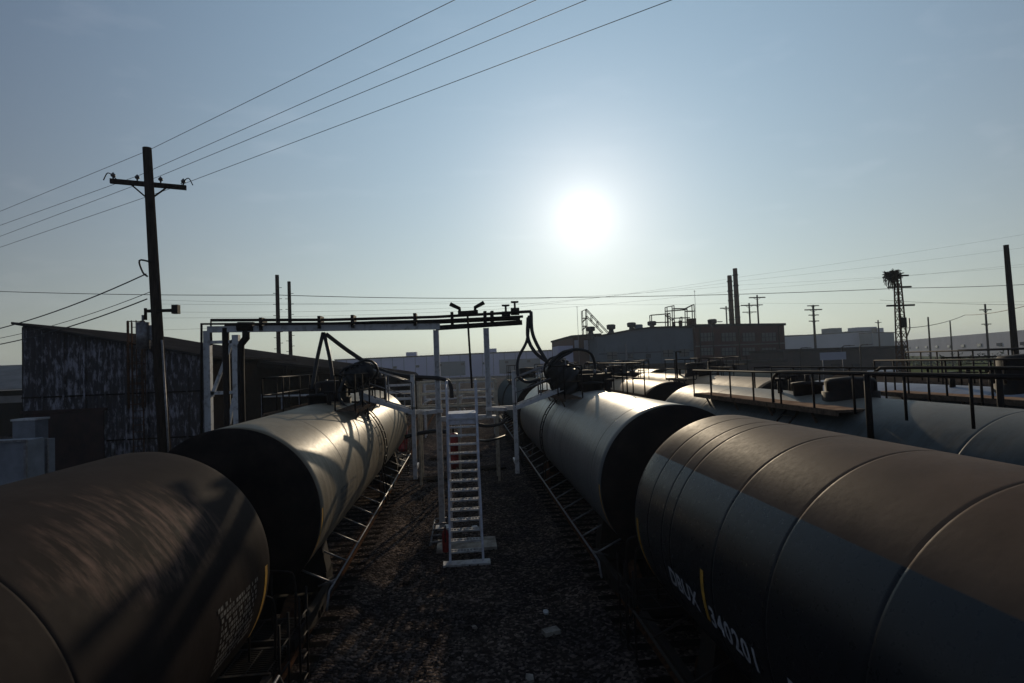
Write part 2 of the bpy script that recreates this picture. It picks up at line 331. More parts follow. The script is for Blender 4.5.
def make_car(tm, label, X, Yc, L=15.0, seams=(), py=(-1.3, 1.3), rail_h=.95, group=None, bonnet_r=.5, rail_m=True, ry=None, bh=.52, by=.25, fm=None, trim=black, y_tape=True):
    root = thing('tank_car', (X, Yc, 0), label, 'tank car', 'railway tank cars standing in rows')
    T = Vector((0, 0, CZ)); h = L/2
    tmb, hmb = tank_mesh(L, seams); tk = tmb.build('tank', tm, root); tk.location = T
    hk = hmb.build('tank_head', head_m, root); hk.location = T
    top = CZ+RT
    # bonnet
    b = MB(); b.lathe_z([(top-.25, bonnet_r*1.12), (top+.1, bonnet_r*1.12), (top+.1, bonnet_r), (top+bh, bonnet_r), (top+bh+.06, bonnet_r*.92), (top+bh+.1, .02)], 28, (0, by, 0)); bo = b.build('bonnet', trim, root)
    for k in range(6 if Yc < 20 else 0):
        b = MB(); a = k*math.pi/3; b.tube([(bonnet_r*1.04*math.cos(a), by+bonnet_r*1.04*math.sin(a), top+.12), (bonnet_r*1.04*math.cos(a), by+bonnet_r*1.04*math.sin(a), top+bh)], .025, 6); b.build('eye_bolt', trim, bo)
    my = -1.0 if by > 0 else by+1.25; b = MB(); b.lathe_z([(top-.2, .3), (top+.18, .3), (top+.18, .34), (top+.24, .34), (top+.28, .02)], 20, (-.1, my, 0)); b.tube([(-.1, my, top+.2), (-.1, my, top+.42)], .05); b.build('manway', trim, root)
    for (vx, vy, vh) in ((.15, 1.15+(.7 if by < 0 else 0), .35), (-.25, 1.75, .28), (.3, -1.5 if by > 0 else 2.2, .3)):
        b = MB(); b.tube([(vx, vy, top-.1), (vx, vy, top+vh)], .06); b.tube([(vx-.13, vy, top+vh), (vx+.13, vy, top+vh)], .035); b.lathe_z([(top+vh-.02, .1), (top+vh+.02, .1)], 14, (vx, vy, 0)); b.build('valve', trim, root)
    # platform gratings either side of the bonnet
    for s in (-1, 1):
        gm = MB(); x0, x1 = s*.62, s*1.18; z = top-.16; y0, y1 = py
        for k in range(7): xx = x0+(x1-x0)*k/6; gm.box((xx, (y0+y1)/2, z), (.012, y1-y0, .04))
        n = int((y1-y0)/.14)
        for k in range(n+1): gm.box(((x0+x1)/2, y0+(y1-y0)*k/n, z), (abs(x1-x0), .035, .036))
        gm.beam((x1, y0, z-.03), (x1, y1, z-.03), .05, .1)
        for k in range(4):
            yy = y0+(y1-y0)*(k+.5)/4; gm.beam((x1, yy, z-.03), (s*1.05, yy, CZ+1.06), .04)
        wk = gm.build('walkway', grate if Yc < 20 else black, root)
        if ry: pm = MB(); pm.box(((x0+x1)/2, (y0+y1)/2, z+.024), (abs(x1-x0)-.04, y1-y0-.04, .006)); pm.build('tread_plate', plate, wk)
        rm = MB(); railing(rm, [(s*.66, y0, z), (x1, y0, z), (x1, y1, z), (s*.66, y1, z)] if not ry else [(x1, ry[0], z), (x1, y1, z), (s*.66, y1, z)], rail_h, mid=rail_m)
        if ry: rm.tube(smooth_path([(x1-.03*s, y0+2.1, z-.2), (x1-.03*s, y0+2.1, z+rail_h*.6), (x1-.03*s, y0+1.9, z+rail_h*.95), (x1-.03*s, y0+1.2, z+rail_h*1.02), (x1-.03*s, ry[0], z+rail_h*1.02)], 5), .03); rm.tube([(x1, ry[0]+3.0, z-.45), (x1, ry[0]+3.0, z+rail_h)], .05)
        rm.build('railing', trim, root)
    # side ladders and side handrails
    for s in (-1, 1):
        lm = MB(); X0 = s*1.6
        path = []
        for k in range(9):
            a = R(40+k*9); path.append((s*(RT+.1)*math.sin(a), 0, CZ+(RT+.1)*math.cos(a)))
        path.append((s*1.6, 0, 1.3))
        for yy in (-.22, .22): lm.tube([(p[0], yy, p[2]) for p in path], .02, 6)
        for k in range(1, 10):
            p = path[k]; q = path[k-1]; lm.tube([((p[0]+q[0])/2, -.22, (p[2]+q[2])/2), ((p[0]+q[0])/2, .22, (p[2]+q[2])/2)], .014, 6)
        lm.build('ladder', trim, root)
        hm = MB(); hz = 1.6
        hm.tube([(s*1.62, -h-.2, hz-.25), (s*1.62, -h, hz), (s*1.62, h, hz), (s*1.62, h+.2, hz-.25)], .02, 8)
        yy = -h+.35
        while yy < h: 
            a = math.acos((hz+.28-CZ)/RT); hm.tube([(s*1.62, yy, hz), (s*RT*math.sin(a)*.97, yy, hz+.28)], .018, 6); yy += 1.15
        for yy in (-h+.35, h-.35): hm.tube([(s*1.62, yy+.18, hz), (s*1.3, yy+.18, hz-.1)], .018, 6)
        hm.build('side_handrail', fm or galv, root)
    # reflective tape + stencil rows at each end
    if y_tape:
        for s in (-1, 1):
            for e in (-1, 1):
                tp = MB(); vs = []
                for k in range(9):
                    a = R(88+k*4.2); r = RT+.006
                    for yy in (e*(h-.12), e*(h-.04)): vs.append((s*r*math.sin(a), yy, CZ+r*math.cos(a)))
                tp.add(vs, [(2*i, 2*i+1, 2*i+3, 2*i+2) for i in range(8)]); tp.build('reflective_strip', yellow, root)
    # saddles, stub sills, end platforms
    for e in (-1, 1):
        sm_ = MB(); y0 = e*(h-1.6)
        sm_.box((0, y0, 1.27), (2.5, .5, .35)); sm_.prism([(-1.25, y0-.2, 1.44), (1.25, y0-.2, 1.44), (1.15, y0-.2, 1.98), (.6, y0-.2, 1.58), (-.6, y0-.2, 1.58), (-1.15, y0-.2, 1.98)], (0, .4, 0))
        sm_.beam((0, y0-e*.6, 1.0), (0, e*(h+1.05), 1.0), .55, .42); sm_.build('bolster', black, root)
        ep = MB(); ye = e*(h+.85)
        for k in range(13): ep.box((0, ye+(k-6)*.055, 1.38), (2.7, .012, .035))
        for k in range(10): ep.box((-1.3+k*.289, ye, 1.38), (.02, .7, .03))
        ep.beam((-1.35, ye-.36, 1.34), (1.35, ye-.36, 1.34), .05, .12); ep.beam((-1.35, ye+.36, 1.34), (1.35, ye+.36, 1.34), .05, .12)
        for s in (-1, 1): ep.beam((s*1.33, ye-.36, 1.3), (s*1.33, e*(h-1.5), 1.25), .12, .16)
        ep.build('end_platform', black, root)
        rm = MB(); rm.tube(smooth_path([(-1.3, ye, 1.4), (-1.3, ye, 2.1), (-1.1, ye, 2.28), (0, ye, 2.3), (1.1, ye, 2.28), (1.3, ye, 2.1), (1.3, ye, 1.4)], 4), .02, 6)
        rm.tube([(-.95, ye, 1.4), (-.95, ye, 2.3)], .016, 6); rm.tube([(.95, ye, 1.4), (.95, ye, 2.3)], .016, 6)
        for s in (-1, 1):                                   # corner step ladder
            for dy in (-.2, .2): rm.tube([(s*1.42, ye+dy, .5), (s*1.42, ye+dy, 1.95)], .018, 6)
            for k in range(4): rm.tube([(s*1.42, ye-.2, .6+k*.33), (s*1.42, ye+.2, .6+k*.33)], .014, 6)
        rm.build('end_handrail', trim, root)
        cp = MB(); cp.beam((0, e*(h+1.0), .95), (0, e*(h+1.55), .95), .24, .26); cp.box((e*.08, e*(h+1.66), .95), (.3, .26, .32)); cp.tube([(0.25, e*(h+1.1), .9), (.3, e*(h+1.4), .55), (.3, e*(h+1.6), .5)], .03, 6); cp.build('coupler', rusty, root)
        # truck
        tr = MB()
        for s in (-1, 1):
            X0 = s*1.0
            tr.prism([(X0-.06, y0-1.2, .62), (X0-.06, y0-.9, .92), (X0-.06, y0-.3, 1.02), (X0-.06, y0+.3, 1.02), (X0-.06, y0+.9, .92), (X0-.06, y0+1.2, .62), (X0-.06, y0+.8, .62), (X0-.06, y0+.35, .5), (X0-.06, y0-.35, .5), (X0-.06, y0-.8, .62)], (.12, 0, 0))
            for k in (-.12, .12): tr.tube([(X0, y0+k, .55), (X0, y0+k, .9)], .08, 8)
        tr.beam((-1.0, y0, .85), (1.0, y0, .85), .35, .3); tb = tr.build('truck', black, root)
        for w in (-.86, .86):
            wm = MB()
            for s in (-1, 1):
                vs = []; prof = [(s*.68, .50), (s*.71, .50), (s*.715, .46), (s*.84, .45), (s*.85, .30), (s*.80, .14), (s*.86, .1), (s*.86, .002)]
                n = 28
                for (xx, r) in [(s*.68, .002)]+prof:
                    for k in range(n): a = 2*math.pi*k/n; vs.append((xx, y0+w+r*math.cos(a), .31+.46+r*math.sin(a)))
                wm.add(vs, [(i*n+k, i*n+(k+1) % n, (i+1)*n+(k+1) % n, (i+1)*n+k) for i in range(8) for k in range(n)], True)
            wm.tube([(-.85, y0+w, .77), (.85, y0+w, .77)], .08, 10); wm.build('wheel_set', rusty, tb)
    return root
mL1 = tank_mat('rust_brown_tank', (.027, .021, .019), (.042, .033, .029), (.018, .014, .012), .6, .55, .35, .7, .6, scuff=(.17, .11, .085), spec=.015, cspec=.015)
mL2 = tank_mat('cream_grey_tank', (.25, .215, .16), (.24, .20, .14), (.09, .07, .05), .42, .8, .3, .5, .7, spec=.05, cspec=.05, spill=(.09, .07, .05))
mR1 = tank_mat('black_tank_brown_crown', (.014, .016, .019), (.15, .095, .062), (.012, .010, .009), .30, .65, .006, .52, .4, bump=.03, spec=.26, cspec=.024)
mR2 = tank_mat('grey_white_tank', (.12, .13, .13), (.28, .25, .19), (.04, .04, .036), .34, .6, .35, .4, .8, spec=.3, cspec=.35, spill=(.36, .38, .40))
head_m = mat('shaded_head_paint', (.011, .010, .010), (.028, .022, .019), .7, 2.2, .1, 8, spec=0)  # shade painted into the colour of the near, sun-averted tank heads only
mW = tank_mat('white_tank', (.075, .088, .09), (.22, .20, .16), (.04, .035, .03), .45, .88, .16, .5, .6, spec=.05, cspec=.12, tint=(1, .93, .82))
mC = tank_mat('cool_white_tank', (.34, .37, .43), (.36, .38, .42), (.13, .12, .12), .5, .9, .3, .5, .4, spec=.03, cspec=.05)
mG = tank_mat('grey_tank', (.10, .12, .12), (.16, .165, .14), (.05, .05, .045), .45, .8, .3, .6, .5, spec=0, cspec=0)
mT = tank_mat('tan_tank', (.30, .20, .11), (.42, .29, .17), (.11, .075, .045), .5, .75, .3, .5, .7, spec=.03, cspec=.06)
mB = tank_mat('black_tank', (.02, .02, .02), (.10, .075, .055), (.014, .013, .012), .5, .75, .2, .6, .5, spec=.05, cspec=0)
NEAR = dict(seams=(-7.3, -4.6, -1.8, 1.2, 3.9, 6.0, 6.35))
L1 = make_car(mL1, 'dark brown rust-scuffed tank car filling the lower left corner', TX[0], -.1, seams=(-7.2, -2.5, 4.1), y_tape=True)
L2 = make_car(mL2, 'cream grey tank car under the left loading hoses, behind the brown car', TX[0], 17.55, seams=(-5.3, -1.9, 3.2, 6.8), py=(-2.4, 3.2))
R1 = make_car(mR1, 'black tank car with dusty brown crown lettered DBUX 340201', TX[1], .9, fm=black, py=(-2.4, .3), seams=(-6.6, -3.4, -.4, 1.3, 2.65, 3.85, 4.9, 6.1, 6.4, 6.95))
R2 = make_car(mR2, 'pale grey tank car under the right loading hoses, behind the black lettered car', TX[1], 18.1, seams=(-6.7, -3.1, -.7, 3.4, 5.2), py=(-2.2, 3.4))
make_car(mG, 'dull greenish grey tank car beyond the hose-draped pale grey car', TX[1], 35.6, seams=(-3, 1.5))
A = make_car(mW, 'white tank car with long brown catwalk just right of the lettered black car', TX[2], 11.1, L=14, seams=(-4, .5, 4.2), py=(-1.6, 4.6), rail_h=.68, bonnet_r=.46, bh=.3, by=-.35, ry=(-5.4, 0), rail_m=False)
make_car(mT, 'tan tank car with black shaded end, behind the white catwalk car', TX[2], 27.9, seams=(-4, 2))
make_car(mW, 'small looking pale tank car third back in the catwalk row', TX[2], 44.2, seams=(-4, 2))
make_car(mC, 'grey white tank car with black bonnet at the right edge, beyond the catwalk car', TX[3], 10.4, L=13.6, seams=(-4, .5, 4.2), py=(-3.5, 3.0), rail_h=.8, bonnet_r=.5, bh=.62, by=.2, ry=(-5.4, 0))
make_car(mT, 'dusty tan tank car second back in the fourth row', TX[3], 26.9, seams=(-3, 3))
make_car(mT, 'far tan tank car third back in the fourth row, before the grey plant', TX[3], 45.6, seams=(-3, 3))
make_car(mB, 'black tank car in the farthest row at the right edge', TX[4], 14.0, seams=(-3, 3), py=(-3, 3))
make_car(mG, 'grey tank car in the farthest row before the brick building', TX[4], 33.0, seams=(-3, 3))
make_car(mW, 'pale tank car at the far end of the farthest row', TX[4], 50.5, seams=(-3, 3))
# --- lettering wrapped on a tank side
def wrap_text(body, root, car, side, y_start, ang_top, size, m, name, spacing=1.0, flip=True):
    cu = bpy.data.curves.new('txt', 'FONT'); cu.body = body; cu.size = size; cu.space_character = spacing; cu.resolution_u = 3; cu.offset = .007
    o = bpy.data.objects.new('txt', cu); COL.objects.link(o)
    dg = bpy.context.evaluated_depsgraph_get(); me = bpy.data.meshes.new_from_object(o.evaluated_get(dg))
    import bmesh
    bm = bmesh.new(); bm.from_mesh(me); bmesh.ops.triangulate(bm, faces=bm.faces)
    for _ in range(2):
        es = [e for e in bm.edges if e.calc_length() > .09]
        if es: bmesh.ops.subdivide_edges(bm, edges=es, cuts=1)
        bmesh.ops.triangulate(bm, faces=bm.faces)
    r = RT+.014
    for v in bm.verts:
        x, y = v.co.x, v.co.y
        a = ang_top+(size*.7-y)/RT
        v.co = Vector((side*r*math.sin(a), y_start+side*x, CZ+r*math.cos(a)))
    bm.to_mesh(me); bm.free(); me.materials.clear(); me.materials.append(m)
    bpy.data.objects.remove(o); bpy.data.curves.remove(cu)
    q = bpy.data.objects.new(name, me); COL.objects.link(q); q.parent = root; return q
def on_cyl(px, py, X):                                     # where a line of sight meets a tank's shell
    d = ray(px, py); ox, oz = -X, CAMZ-CZ
    a = d.x**2+d.z**2; b = 2*(ox*d.x+oz*d.z); c = ox*ox+oz*oz-RT**2; D = b*b-4*a*c
    if D < 0: return None
    t = (-b-math.sqrt(D))/(2*a); p = Vector((0, 0, CAMZ))+d*t
    return p.y, math.degrees(math.atan2(abs(p.x-X), p.z-CZ))
yR = R1.location.y
wrap_text('DBUX', R1, 'R1', -1, 7.12-yR, R(98.5), .31, stencil, 'reporting_mark', 1.05)
wrap_text('340201', R1, 'R1', -1, 5.95-yR, R(98.5), .31, stencil, 'car_number', 1.12)
def patch(root, side, y0, y1, a0, a1, m, name, dy=0.0):
    mb = MB(); vs = []; n = 8
    for k in range(n+1):
        a = R(a0+(a1-a0)*k/n); r = RT+.007
        for yy in (y0+dy*k/n, y1+dy*k/n): vs.append((side*r*math.sin(a), yy, CZ+r*math.cos(a)))
    mb.add(vs, [(2*i, 2*i+1, 2*i+3, 2*i+2) for i in range(n)]); return mb.build(name, m, root)
patch(R1, -1, 6.08-yR, 6.0-yR, 86, 107, yellow, 'yellow_stripe')
patch(R1, -1, 4.45-yR, 4.1-yR, 97, 112, stencil, 'stencil_panel')
patch(R1, -1, 4.42-yR, 4.13-yR, 98, 111, mR1, 'stencil_panel_face').location = (-.004, 0, 0)
def stencil_rows(root, side, y0, a0, rows, cell, m, name):
    mb = MB(); rr = random.Random(5)
    for (i, (w, off)) in enumerate(rows):
        a = a0+i*cell[1]; y = y0+off
        while y < y0+off+w:
            l = rr.uniform(.02, .06)
            r = RT+.007; b0, b1 = R(a), R(a+cell[0])
            for _ in (0,):
                q = [(side*r*math.sin(b0), y, CZ+r*math.cos(b0)), (side*r*math.sin(b0), y+l, CZ+r*math.cos(b0)), (side*r*math.sin(b1), y+l, CZ+r*math.cos(b1)), (side*r*math.sin(b1), y, CZ+r*math.cos(b1))]
                mb.add(q, [(0, 1, 2, 3)])
            y += l+(.018 if rr.random() < .75 else .06)
    mb.build(name, m, root)
yL = L1.location.y
dim = mat('faded_stencil', (.20, .19, .18), (.045, .04, .038), .6, 22)
stencil_rows(L1, 1, 5.95-yL, 86.5, [(.3, 0), (1.0, .05)]+[(.95, .08)]*9, (1.6, 2.5), dim, 'stencil_rows')
stencil_rows(L2, 1, 11.6-17.55, 88, [(1.6, 0), (1.4, 0), (1.2, .1), (1.5, 0)], (3.2, 5.5), dim, 'stencil_rows')
# ------------------------------------------------------------------ sheds on the left
def shed_mat():
    m = bpy.data.materials.new('peeling_paint_wall'); m.use_nodes = True; t = m.node_tree; b = t.nodes['Principled BSDF']; b.inputs['Roughness'].default_value = .75
    c = N(t, 'ShaderNodeTexCoord')
    def noise(sc, st, d=8):
        mp = N(t, 'ShaderNodeMapping'); mp.inputs['Scale'].default_value = st; t.links.new(c.outputs['Object'], mp.inputs[0])
        n = N(t, 'ShaderNodeTexNoise'); n.inputs['Scale'].default_value = sc; n.inputs['Detail'].default_value = d; n.inputs['Roughness'].default_value = .7; t.links.new(mp.outputs[0], n.inputs['Vector']); return n.outputs[0]
    a = noise(3.4, (1.6, 1, .45)); g = noise(.35, (1, 1, 1), 3)
    v = math_(t, 'ADD', a, math_(t, 'MULTIPLY', math_(t, 'SUBTRACT', g, .5), .45))
    r = N(t, 'ShaderNodeValToRGB'); r.color_ramp.elements[0].position = .50; r.color_ramp.elements[1].position = .62
    r.color_ramp.elements[0].color = (.03, .026, .03, 1); r.color_ramp.elements[1].color = (.25, .245, .28, 1); t.links.new(v, r.inputs[0]); t.links.new(r.outputs[0], b.inputs['Base Color'])
    return m
peel = shed_mat(); roofm = mat('weathered_roof', (.035, .033, .034), (.02, .018, .018), .95, 1.2, .3, 8, stretch=(1, .4, 1), spec=0); dkwall = mat('dark_timber', (.016, .012, .010), (.009, .007, .006), .95, 3, spec=0)
rootpt = at(110, 400, 30); B = Vector((rootpt.x, 30, 0))
sh = thing('corrugated_shed', B, 'tall shed with sloping roof and peeling white corrugated wall behind the leaning pole', 'shed')
tl = at(22, 325, 30); tr_ = at(207, 358, 30); w = MB(); n = 120; vs = []
for i in range(n+1):
    k = i/n; x = tl.x+(tr_.x-tl.x)*k-B.x; z = tl.z+(tr_.z-tl.z)*k; y = .035*math.cos(i*math.pi*.5)
    vs += [(x, y, 0), (x, y, z)]
w.add(vs, [(2*i, 2*i+2, 2*i+3, 2*i+1) for i in range(n)]); w.build('front_wall', peel, sh)
for k in range(1, 9):
    x = tl.x+(tr_.x-tl.x)*k/9-B.x; z = tl.z+(tr_.z-tl.z)*k/9; w = MB(); w.box((x, -.055, z/2), (.09, .04, z-.1)); w.build('batten', peel, sh)
for z in (2.3, 4.6): w = MB(); w.box(((tl.x+tr_.x)/2-B.x, -.05, z), (tr_.x-tl.x, .03, .07)); w.build('lap_strip', dkwall, sh)
w = MB()
for X, z in ((tl.x-B.x, tl.z), (tr_.x-B.x, tr_.z)): w.box((X, 7, z/2-.05), (.1, 13.9, z-.1))
w.box(((tl.x+tr_.x)/2-B.x, 14, 2.9), (tr_.x-tl.x-.2, .1, 5.8)); w.build('side_wall', dkwall, sh)
w = MB(); a = Vector((tl.x-B.x-.25, -.35, tl.z+.02)); b = Vector((tr_.x-B.x+.3, -.35, tr_.z-.02)); w.prism([a, b, b+Vector((0, 0, .12)), a+Vector((0, 0, .12))], (0, 14.8, 0)); w.build('roof', roofm, sh)
w = MB(); p = at(24, 414, 29.9)-B; q = at(104, 414, 29.9)-B; w.box(((p.x+q.x)/2, -.12, p.z/2), (q.x-p.x, .06, p.z)); w.beam((p.x-.1, -.17, p.z+.08), (q.x+.2, -.17, p.z+.08), .1, .14); dd = w.build('sliding_door', mat('dark_red_door', (.045, .022, .02), (.02, .013, .012), .8, 2), sh)
w = MB(); w.tube([at(113.5, 443, 29.7)-B, at(113.5, 455, 29.7)-B], .09, 8); w.build('wall_lamp', galv, sh)
# caged roof ladder
p = at(138, 344, 29.7); cl_ = thing('caged_ladder', p, 'rusty caged access ladder rising over the shed roof edge beside the leaning pole', 'ladder')
w = MB()
for k in range(7):
    a = math.pi*k/6; w.tube([(.38*math.cos(a), -.45*math.sin(a)-.1, -3.2), (.38*math.cos(a), -.45*math.sin(a)-.1, 1.15)], .025, 6)
for z in (-3, -2, -1, 0, 1.1): w.tube([(.38*math.cos(math.pi*k/10), -.45*math.sin(math.pi*k/10)-.1, z) for k in range(11)], .025, 6)
w.build('cage', rusty, cl_)
w = MB()
for x in (-.25, .25): w.tube([(x, -.05, -6.0), (x, -.05, 1.1)], .03, 6)
for k in range(20): w.tube([(-.25, -.05, -5.8+k*.35), (.25, -.05, -5.8+k*.35)], .018, 6)
w.build('ladder_rails', rusty, cl_)
# long open shed behind
a, b, c, d = at(188, 356, 32), at(421, 379, 60), at(416, 373.5, 66), at(150, 337.5, 44)
B = Vector((a.x, a.y, 0)); os_ = thing('open_shed', B, 'long dark open-fronted shed with low grey roof running away behind the cream tank car', 'shed')
w = MB(); up = Vector((0, 0, .16)); P = [v-B for v in (a, b, c, d)]; w.add(P+[v+up for v in P], [(3, 2, 1, 0), (4, 5, 6, 7), (0, 1, 5, 4), (1, 2, 6, 5), (2, 3, 7, 6), (3, 0, 4, 7)]); w.build('roof', roofm, os_)
w = MB(); w.add([P[3]-Vector((0, 0, .1)), P[2]-Vector((0, 0, .1)), Vector((P[2].x, P[2].y, 0)), Vector((P[3].x, P[3].y, 0)),
                 P[3]+Vector((0, .2, -.1)), P[2]+Vector((0, .2, -.1)), Vector((P[2].x, P[2].y+.2, 0)), Vector((P[3].x, P[3].y+.2, 0))], [(0, 1, 2, 3), (7, 6, 5, 4), (0, 4, 5, 1), (1, 5, 6, 2), (3, 7, 4, 0)]); w.build('back_wall', dkwall, os_)
for k in range(9):
    q = P[0].lerp(P[1], (k+.3)/9)+Vector((.2, .3, 0)); w = MB(); w.beam((q.x, q.y, 0), (q.x, q.y, q.z-.02), .22, .22); w.build('post', dkwall, os_)
w = MB(); w.beam(P[0]+Vector((.1, .2, -.15)), P[1]+Vector((.1, .2, -.15)), .15, .28); w.build('eave_beam', dkwall, os_)
# fence before the open shed
a, b = at(262, 393, 27), at(412, 392, 44)
fn = thing('pipe_fence', (a.x, a.y, 0), 'low pipe fence with pale top rail in front of the dark open shed', 'fence')
a -= Vector(fn.location); b -= Vector(fn.location); a.z = 4.3; b.z = 3.4
w = MB(); w.tube([a, b], .05); w.build('top_rail', white, fn)
w = MB(); w.tube([a-Vector((0, 0, 1)), b-Vector((0, 0, 1))], .03); w.build('lower_rail', galv, fn)
for k in range(13):
    q = a.lerp(b, k/12); w = MB(); w.tube([(q.x, q.y, 0), (q.x, q.y, q.z+.1)], .045, 6); w.build('post', galv, fn)
# background roof at the far left, yard trailers
p = at(-120, 377, 60); q = at(26, 375, 60)
fs = thing('low_warehouse', ((p.x+q.x)/2, 60, 0), 'low pale-roofed warehouse at the far left edge, beyond the peeling shed', 'warehouse'); wX = (q.x-p.x)/2
w = MB(); w.prism([(-wX, 0, q.z-1.4), (-wX, 0, q.z-1.3), (-wX, 9, q.z+1.3), (-wX, 9, q.z+1.2)], (2*wX+3, 0, 0)); w.build('roof', mat('pale_roof', (.26, .24, .22), (.18, .16, .15), .8, .6, spec=.15), fs)
w = MB(); w.box((1.5, .9, (q.z-1.5)/2), (2*wX+2.4, .3, q.z-1.5)); w.build('wall', dkwall, fs)
w = MB(); w.box((1.5, .62, 3.7), (2*wX+2.4, .12, .7)); w.build('fascia', mat('pale_roof', (.3, .3, .3)), fs)
trm = mat('cabinet_grey', (.22, .235, .26), (.15, .16, .18), .7, 1.5, spec=.2)
def cabinet(px0, px1, pyt, Y, label, dep):
    a = at(px0, pyt, Y); b = at(px1, pyt, Y); wdt = b.x-a.x
    t = thing('equipment_cabinet', ((a.x+b.x)/2, Y, 0), label, 'cabinet', 'grey cabinets by the shed')
    w = MB(); w.box((0, dep/2, a.z/2), (wdt, dep, a.z)); w.build('box', trm, t)
    w = MB()
    for x in (-wdt/2, wdt/2): w.beam((x, -.02, 0), (x, -.02, a.z+.03), .08, .08)
    w.beam((-wdt/2, -.03, a.z), (wdt/2, -.03, a.z), .08, .08); w.build('frame', galv, t)
    w = MB(); w.box((-.1*wdt, -.03, a.z-.9), (min(.8, wdt*.5), .03, .9))
    for k in range(7): w.box((-.1*wdt, -.05, a.z-1.25+k*.12), (min(.8, wdt*.5)*.9, .03, .03))
    w.build('vent_panel', glass, t)
    return t
cabinet(-50, 26, 444, 22, 'larger grey cabinet at the left edge in front of the shed door', .9)
cabinet(30, 47.5, 440, 23.5, 'narrow grey cabinet with pale edge, right of the larger cabinet', .4)
p = at(22, 421, 27); un = thing('yard_unit', (p.x, 27, 0), 'small grey cabinet with rounded lid standing behind the box trailers', 'cabinet')
w = MB(); w.box((0, .5, (p.z)/2), (.95, .8, p.z)); w.build('body', trm, un); w = MB(); w.box((0, .5, p.z+.04), (1.05, .9, .08)); w.build('lid', white, un)
# ------------------------------------------------------------------ loading rack
YR = 19.0
def A_(px, py, Y=YR): return at(px, py, Y)
rk = thing('loading_rack', (0, YR, 0), 'white and black pipe rack spanning the two nearest tank car rows', 'loading rack')
O = Vector((0, YR, 0))
def rpart(mb, name, m): return mb.build(name, m, rk)
w = MB(); w.beam(A_(208, 329.5)-O, A_(440, 326.5)-O, .16, .2); rpart(w, 'crossbeam', white)
w = MB(); w.beam(A_(436, 328)-O, A_(522, 322.5)-O, .14, .16); rpart(w, 'crossbeam', black)
for pts, r, Y in (([(201.5, 460), (201.5, 324), (330, 323.5), (440, 320.5), (523, 316.5)], .045, YR-.25), ([(211, 345), (211, 320.2), (330, 319.8), (435, 317), (531, 311.5)], .05, YR), ([(225, 326), (330, 325.5), (410, 323.5), (520, 318.5)], .06, YR+.25)):
    w = MB(); w.tube([A_(x, y, Y)-O for x, y in pts], r, 10); rpart(w, 'pipe', black)
w = MB(); w.tube([A_(225.5, 328)-O, Vector((A_(226, 328).x, 0, .2))], .11, 10); rpart(w, 'riser_pipe', black)
w = MB(); P = [A_(*q)-O for q in ((246, 328), (246, 338), (240.5, 345), (240.5, 370))]; P.append(Vector((P[-1].x, 0, .3))); w.tube(P, .12, 10); w.tube([A_(238, 327)-O, A_(254, 327)-O], .17, 10); rpart(w, 'riser_pipe', black)
for px, py in ((207.5, 331), (236, 335)):
    p = A_(px, py)-O; w = MB(); w.box((p.x, 0, p.z/2), (.2, .2, p.z)); w.box((p.x, 0, .03), (.4, .4, .06)); rpart(w, 'post', white)
w = MB(); p0 = A_(207.5, 331).x; p1 = A_(236, 335).x; w.beam((p0+.1, 0, 4.7), (p1-.1, 0, 6.5), .1, .1); w.beam((p0+.1, 0, 1.2), (p1-.1, 0, 4.6), .1, .1); w.beam((p0+.1, 0, 6.45), (p1+.1, 0, 6.45), .1); w.beam((p0+.1, 0, 4.8), (p1-.1, 0, 4.8), .1); rpart(w, 'brace', white)
for px, py in ((438, 327), (488, 325)):
    p = A_(px, py)-O; w = MB(); zb = 0 if px < 450 else 3.6; zc_ = (p.z-.1+zb)/2; zl = p.z-.1-zb; w.box((p.x, 0, zc_), (.04, .2, zl)); w.box((p.x-.08, 0, zc_), (.12, .03, zl)); w.box((p.x-.15, 0, zc_), (.03, .2, zl)); w.box((p.x-.07, 0, zb+.03), (.45, .45, .06)); (w.beam((p.x-.07, 0, 3.62), (A_(438, 327).x, 0, 3.62), .14, .16) if px > 450 else None); rpart(w, 'post', white)
for px, py in ((506, 315), (515, 311.5)):
    p = A_(px, py)-O; w = MB(); w.tube([p-Vector((.14, 0, 0)), p+Vector((.14, 0, 0))], .13, 10); w.tube([p, p+Vector((0, 0, .32))], .035, 8); w.lathe_z([(.3, .12), (.34, .12)], 14, p); w.tube([p+Vector((-.13, 0, .33)), p+Vector((.13, 0, .33))], .03); rpart(w, 'valve', black)
for px in (262, 320, 353, 415, 452, 485, 492):
    p = A_(px, 319.5-(px-320)*.03)-O; w = MB(); w.box((p.x, .1, p.z-.1), (.1, .5, .42)); rpart(w, 'pipe_bracket', black)
# twin-armed bracket on top
p = A_(468, 314); tb = thing('twin_arm_bracket', p, 'black twin-armed bracket sticking up from the middle of the pipe rack', 'bracket')
def L_(px, py): return A_(px, py)-p
w = MB(); w.beam(L_(458, 314), L_(478, 312.5), .22, .16); w.build('tray', black, tb)
w = MB(); w.tube([L_(459.5, 312), L_(459.5, 308.5), L_(450, 304)], [.06, .06, .07], 8); w.build('arm', black, tb)
w = MB(); w.tube([L_(475.5, 311), L_(475, 307.5), L_(484, 302.5)], [.06, .06, .07], 8); w.build('arm', black, tb)
w = MB(); w.tube([L_(467.5, 315), L_(472, 388)], .035, 8); w.build('drop_rod', black, tb)
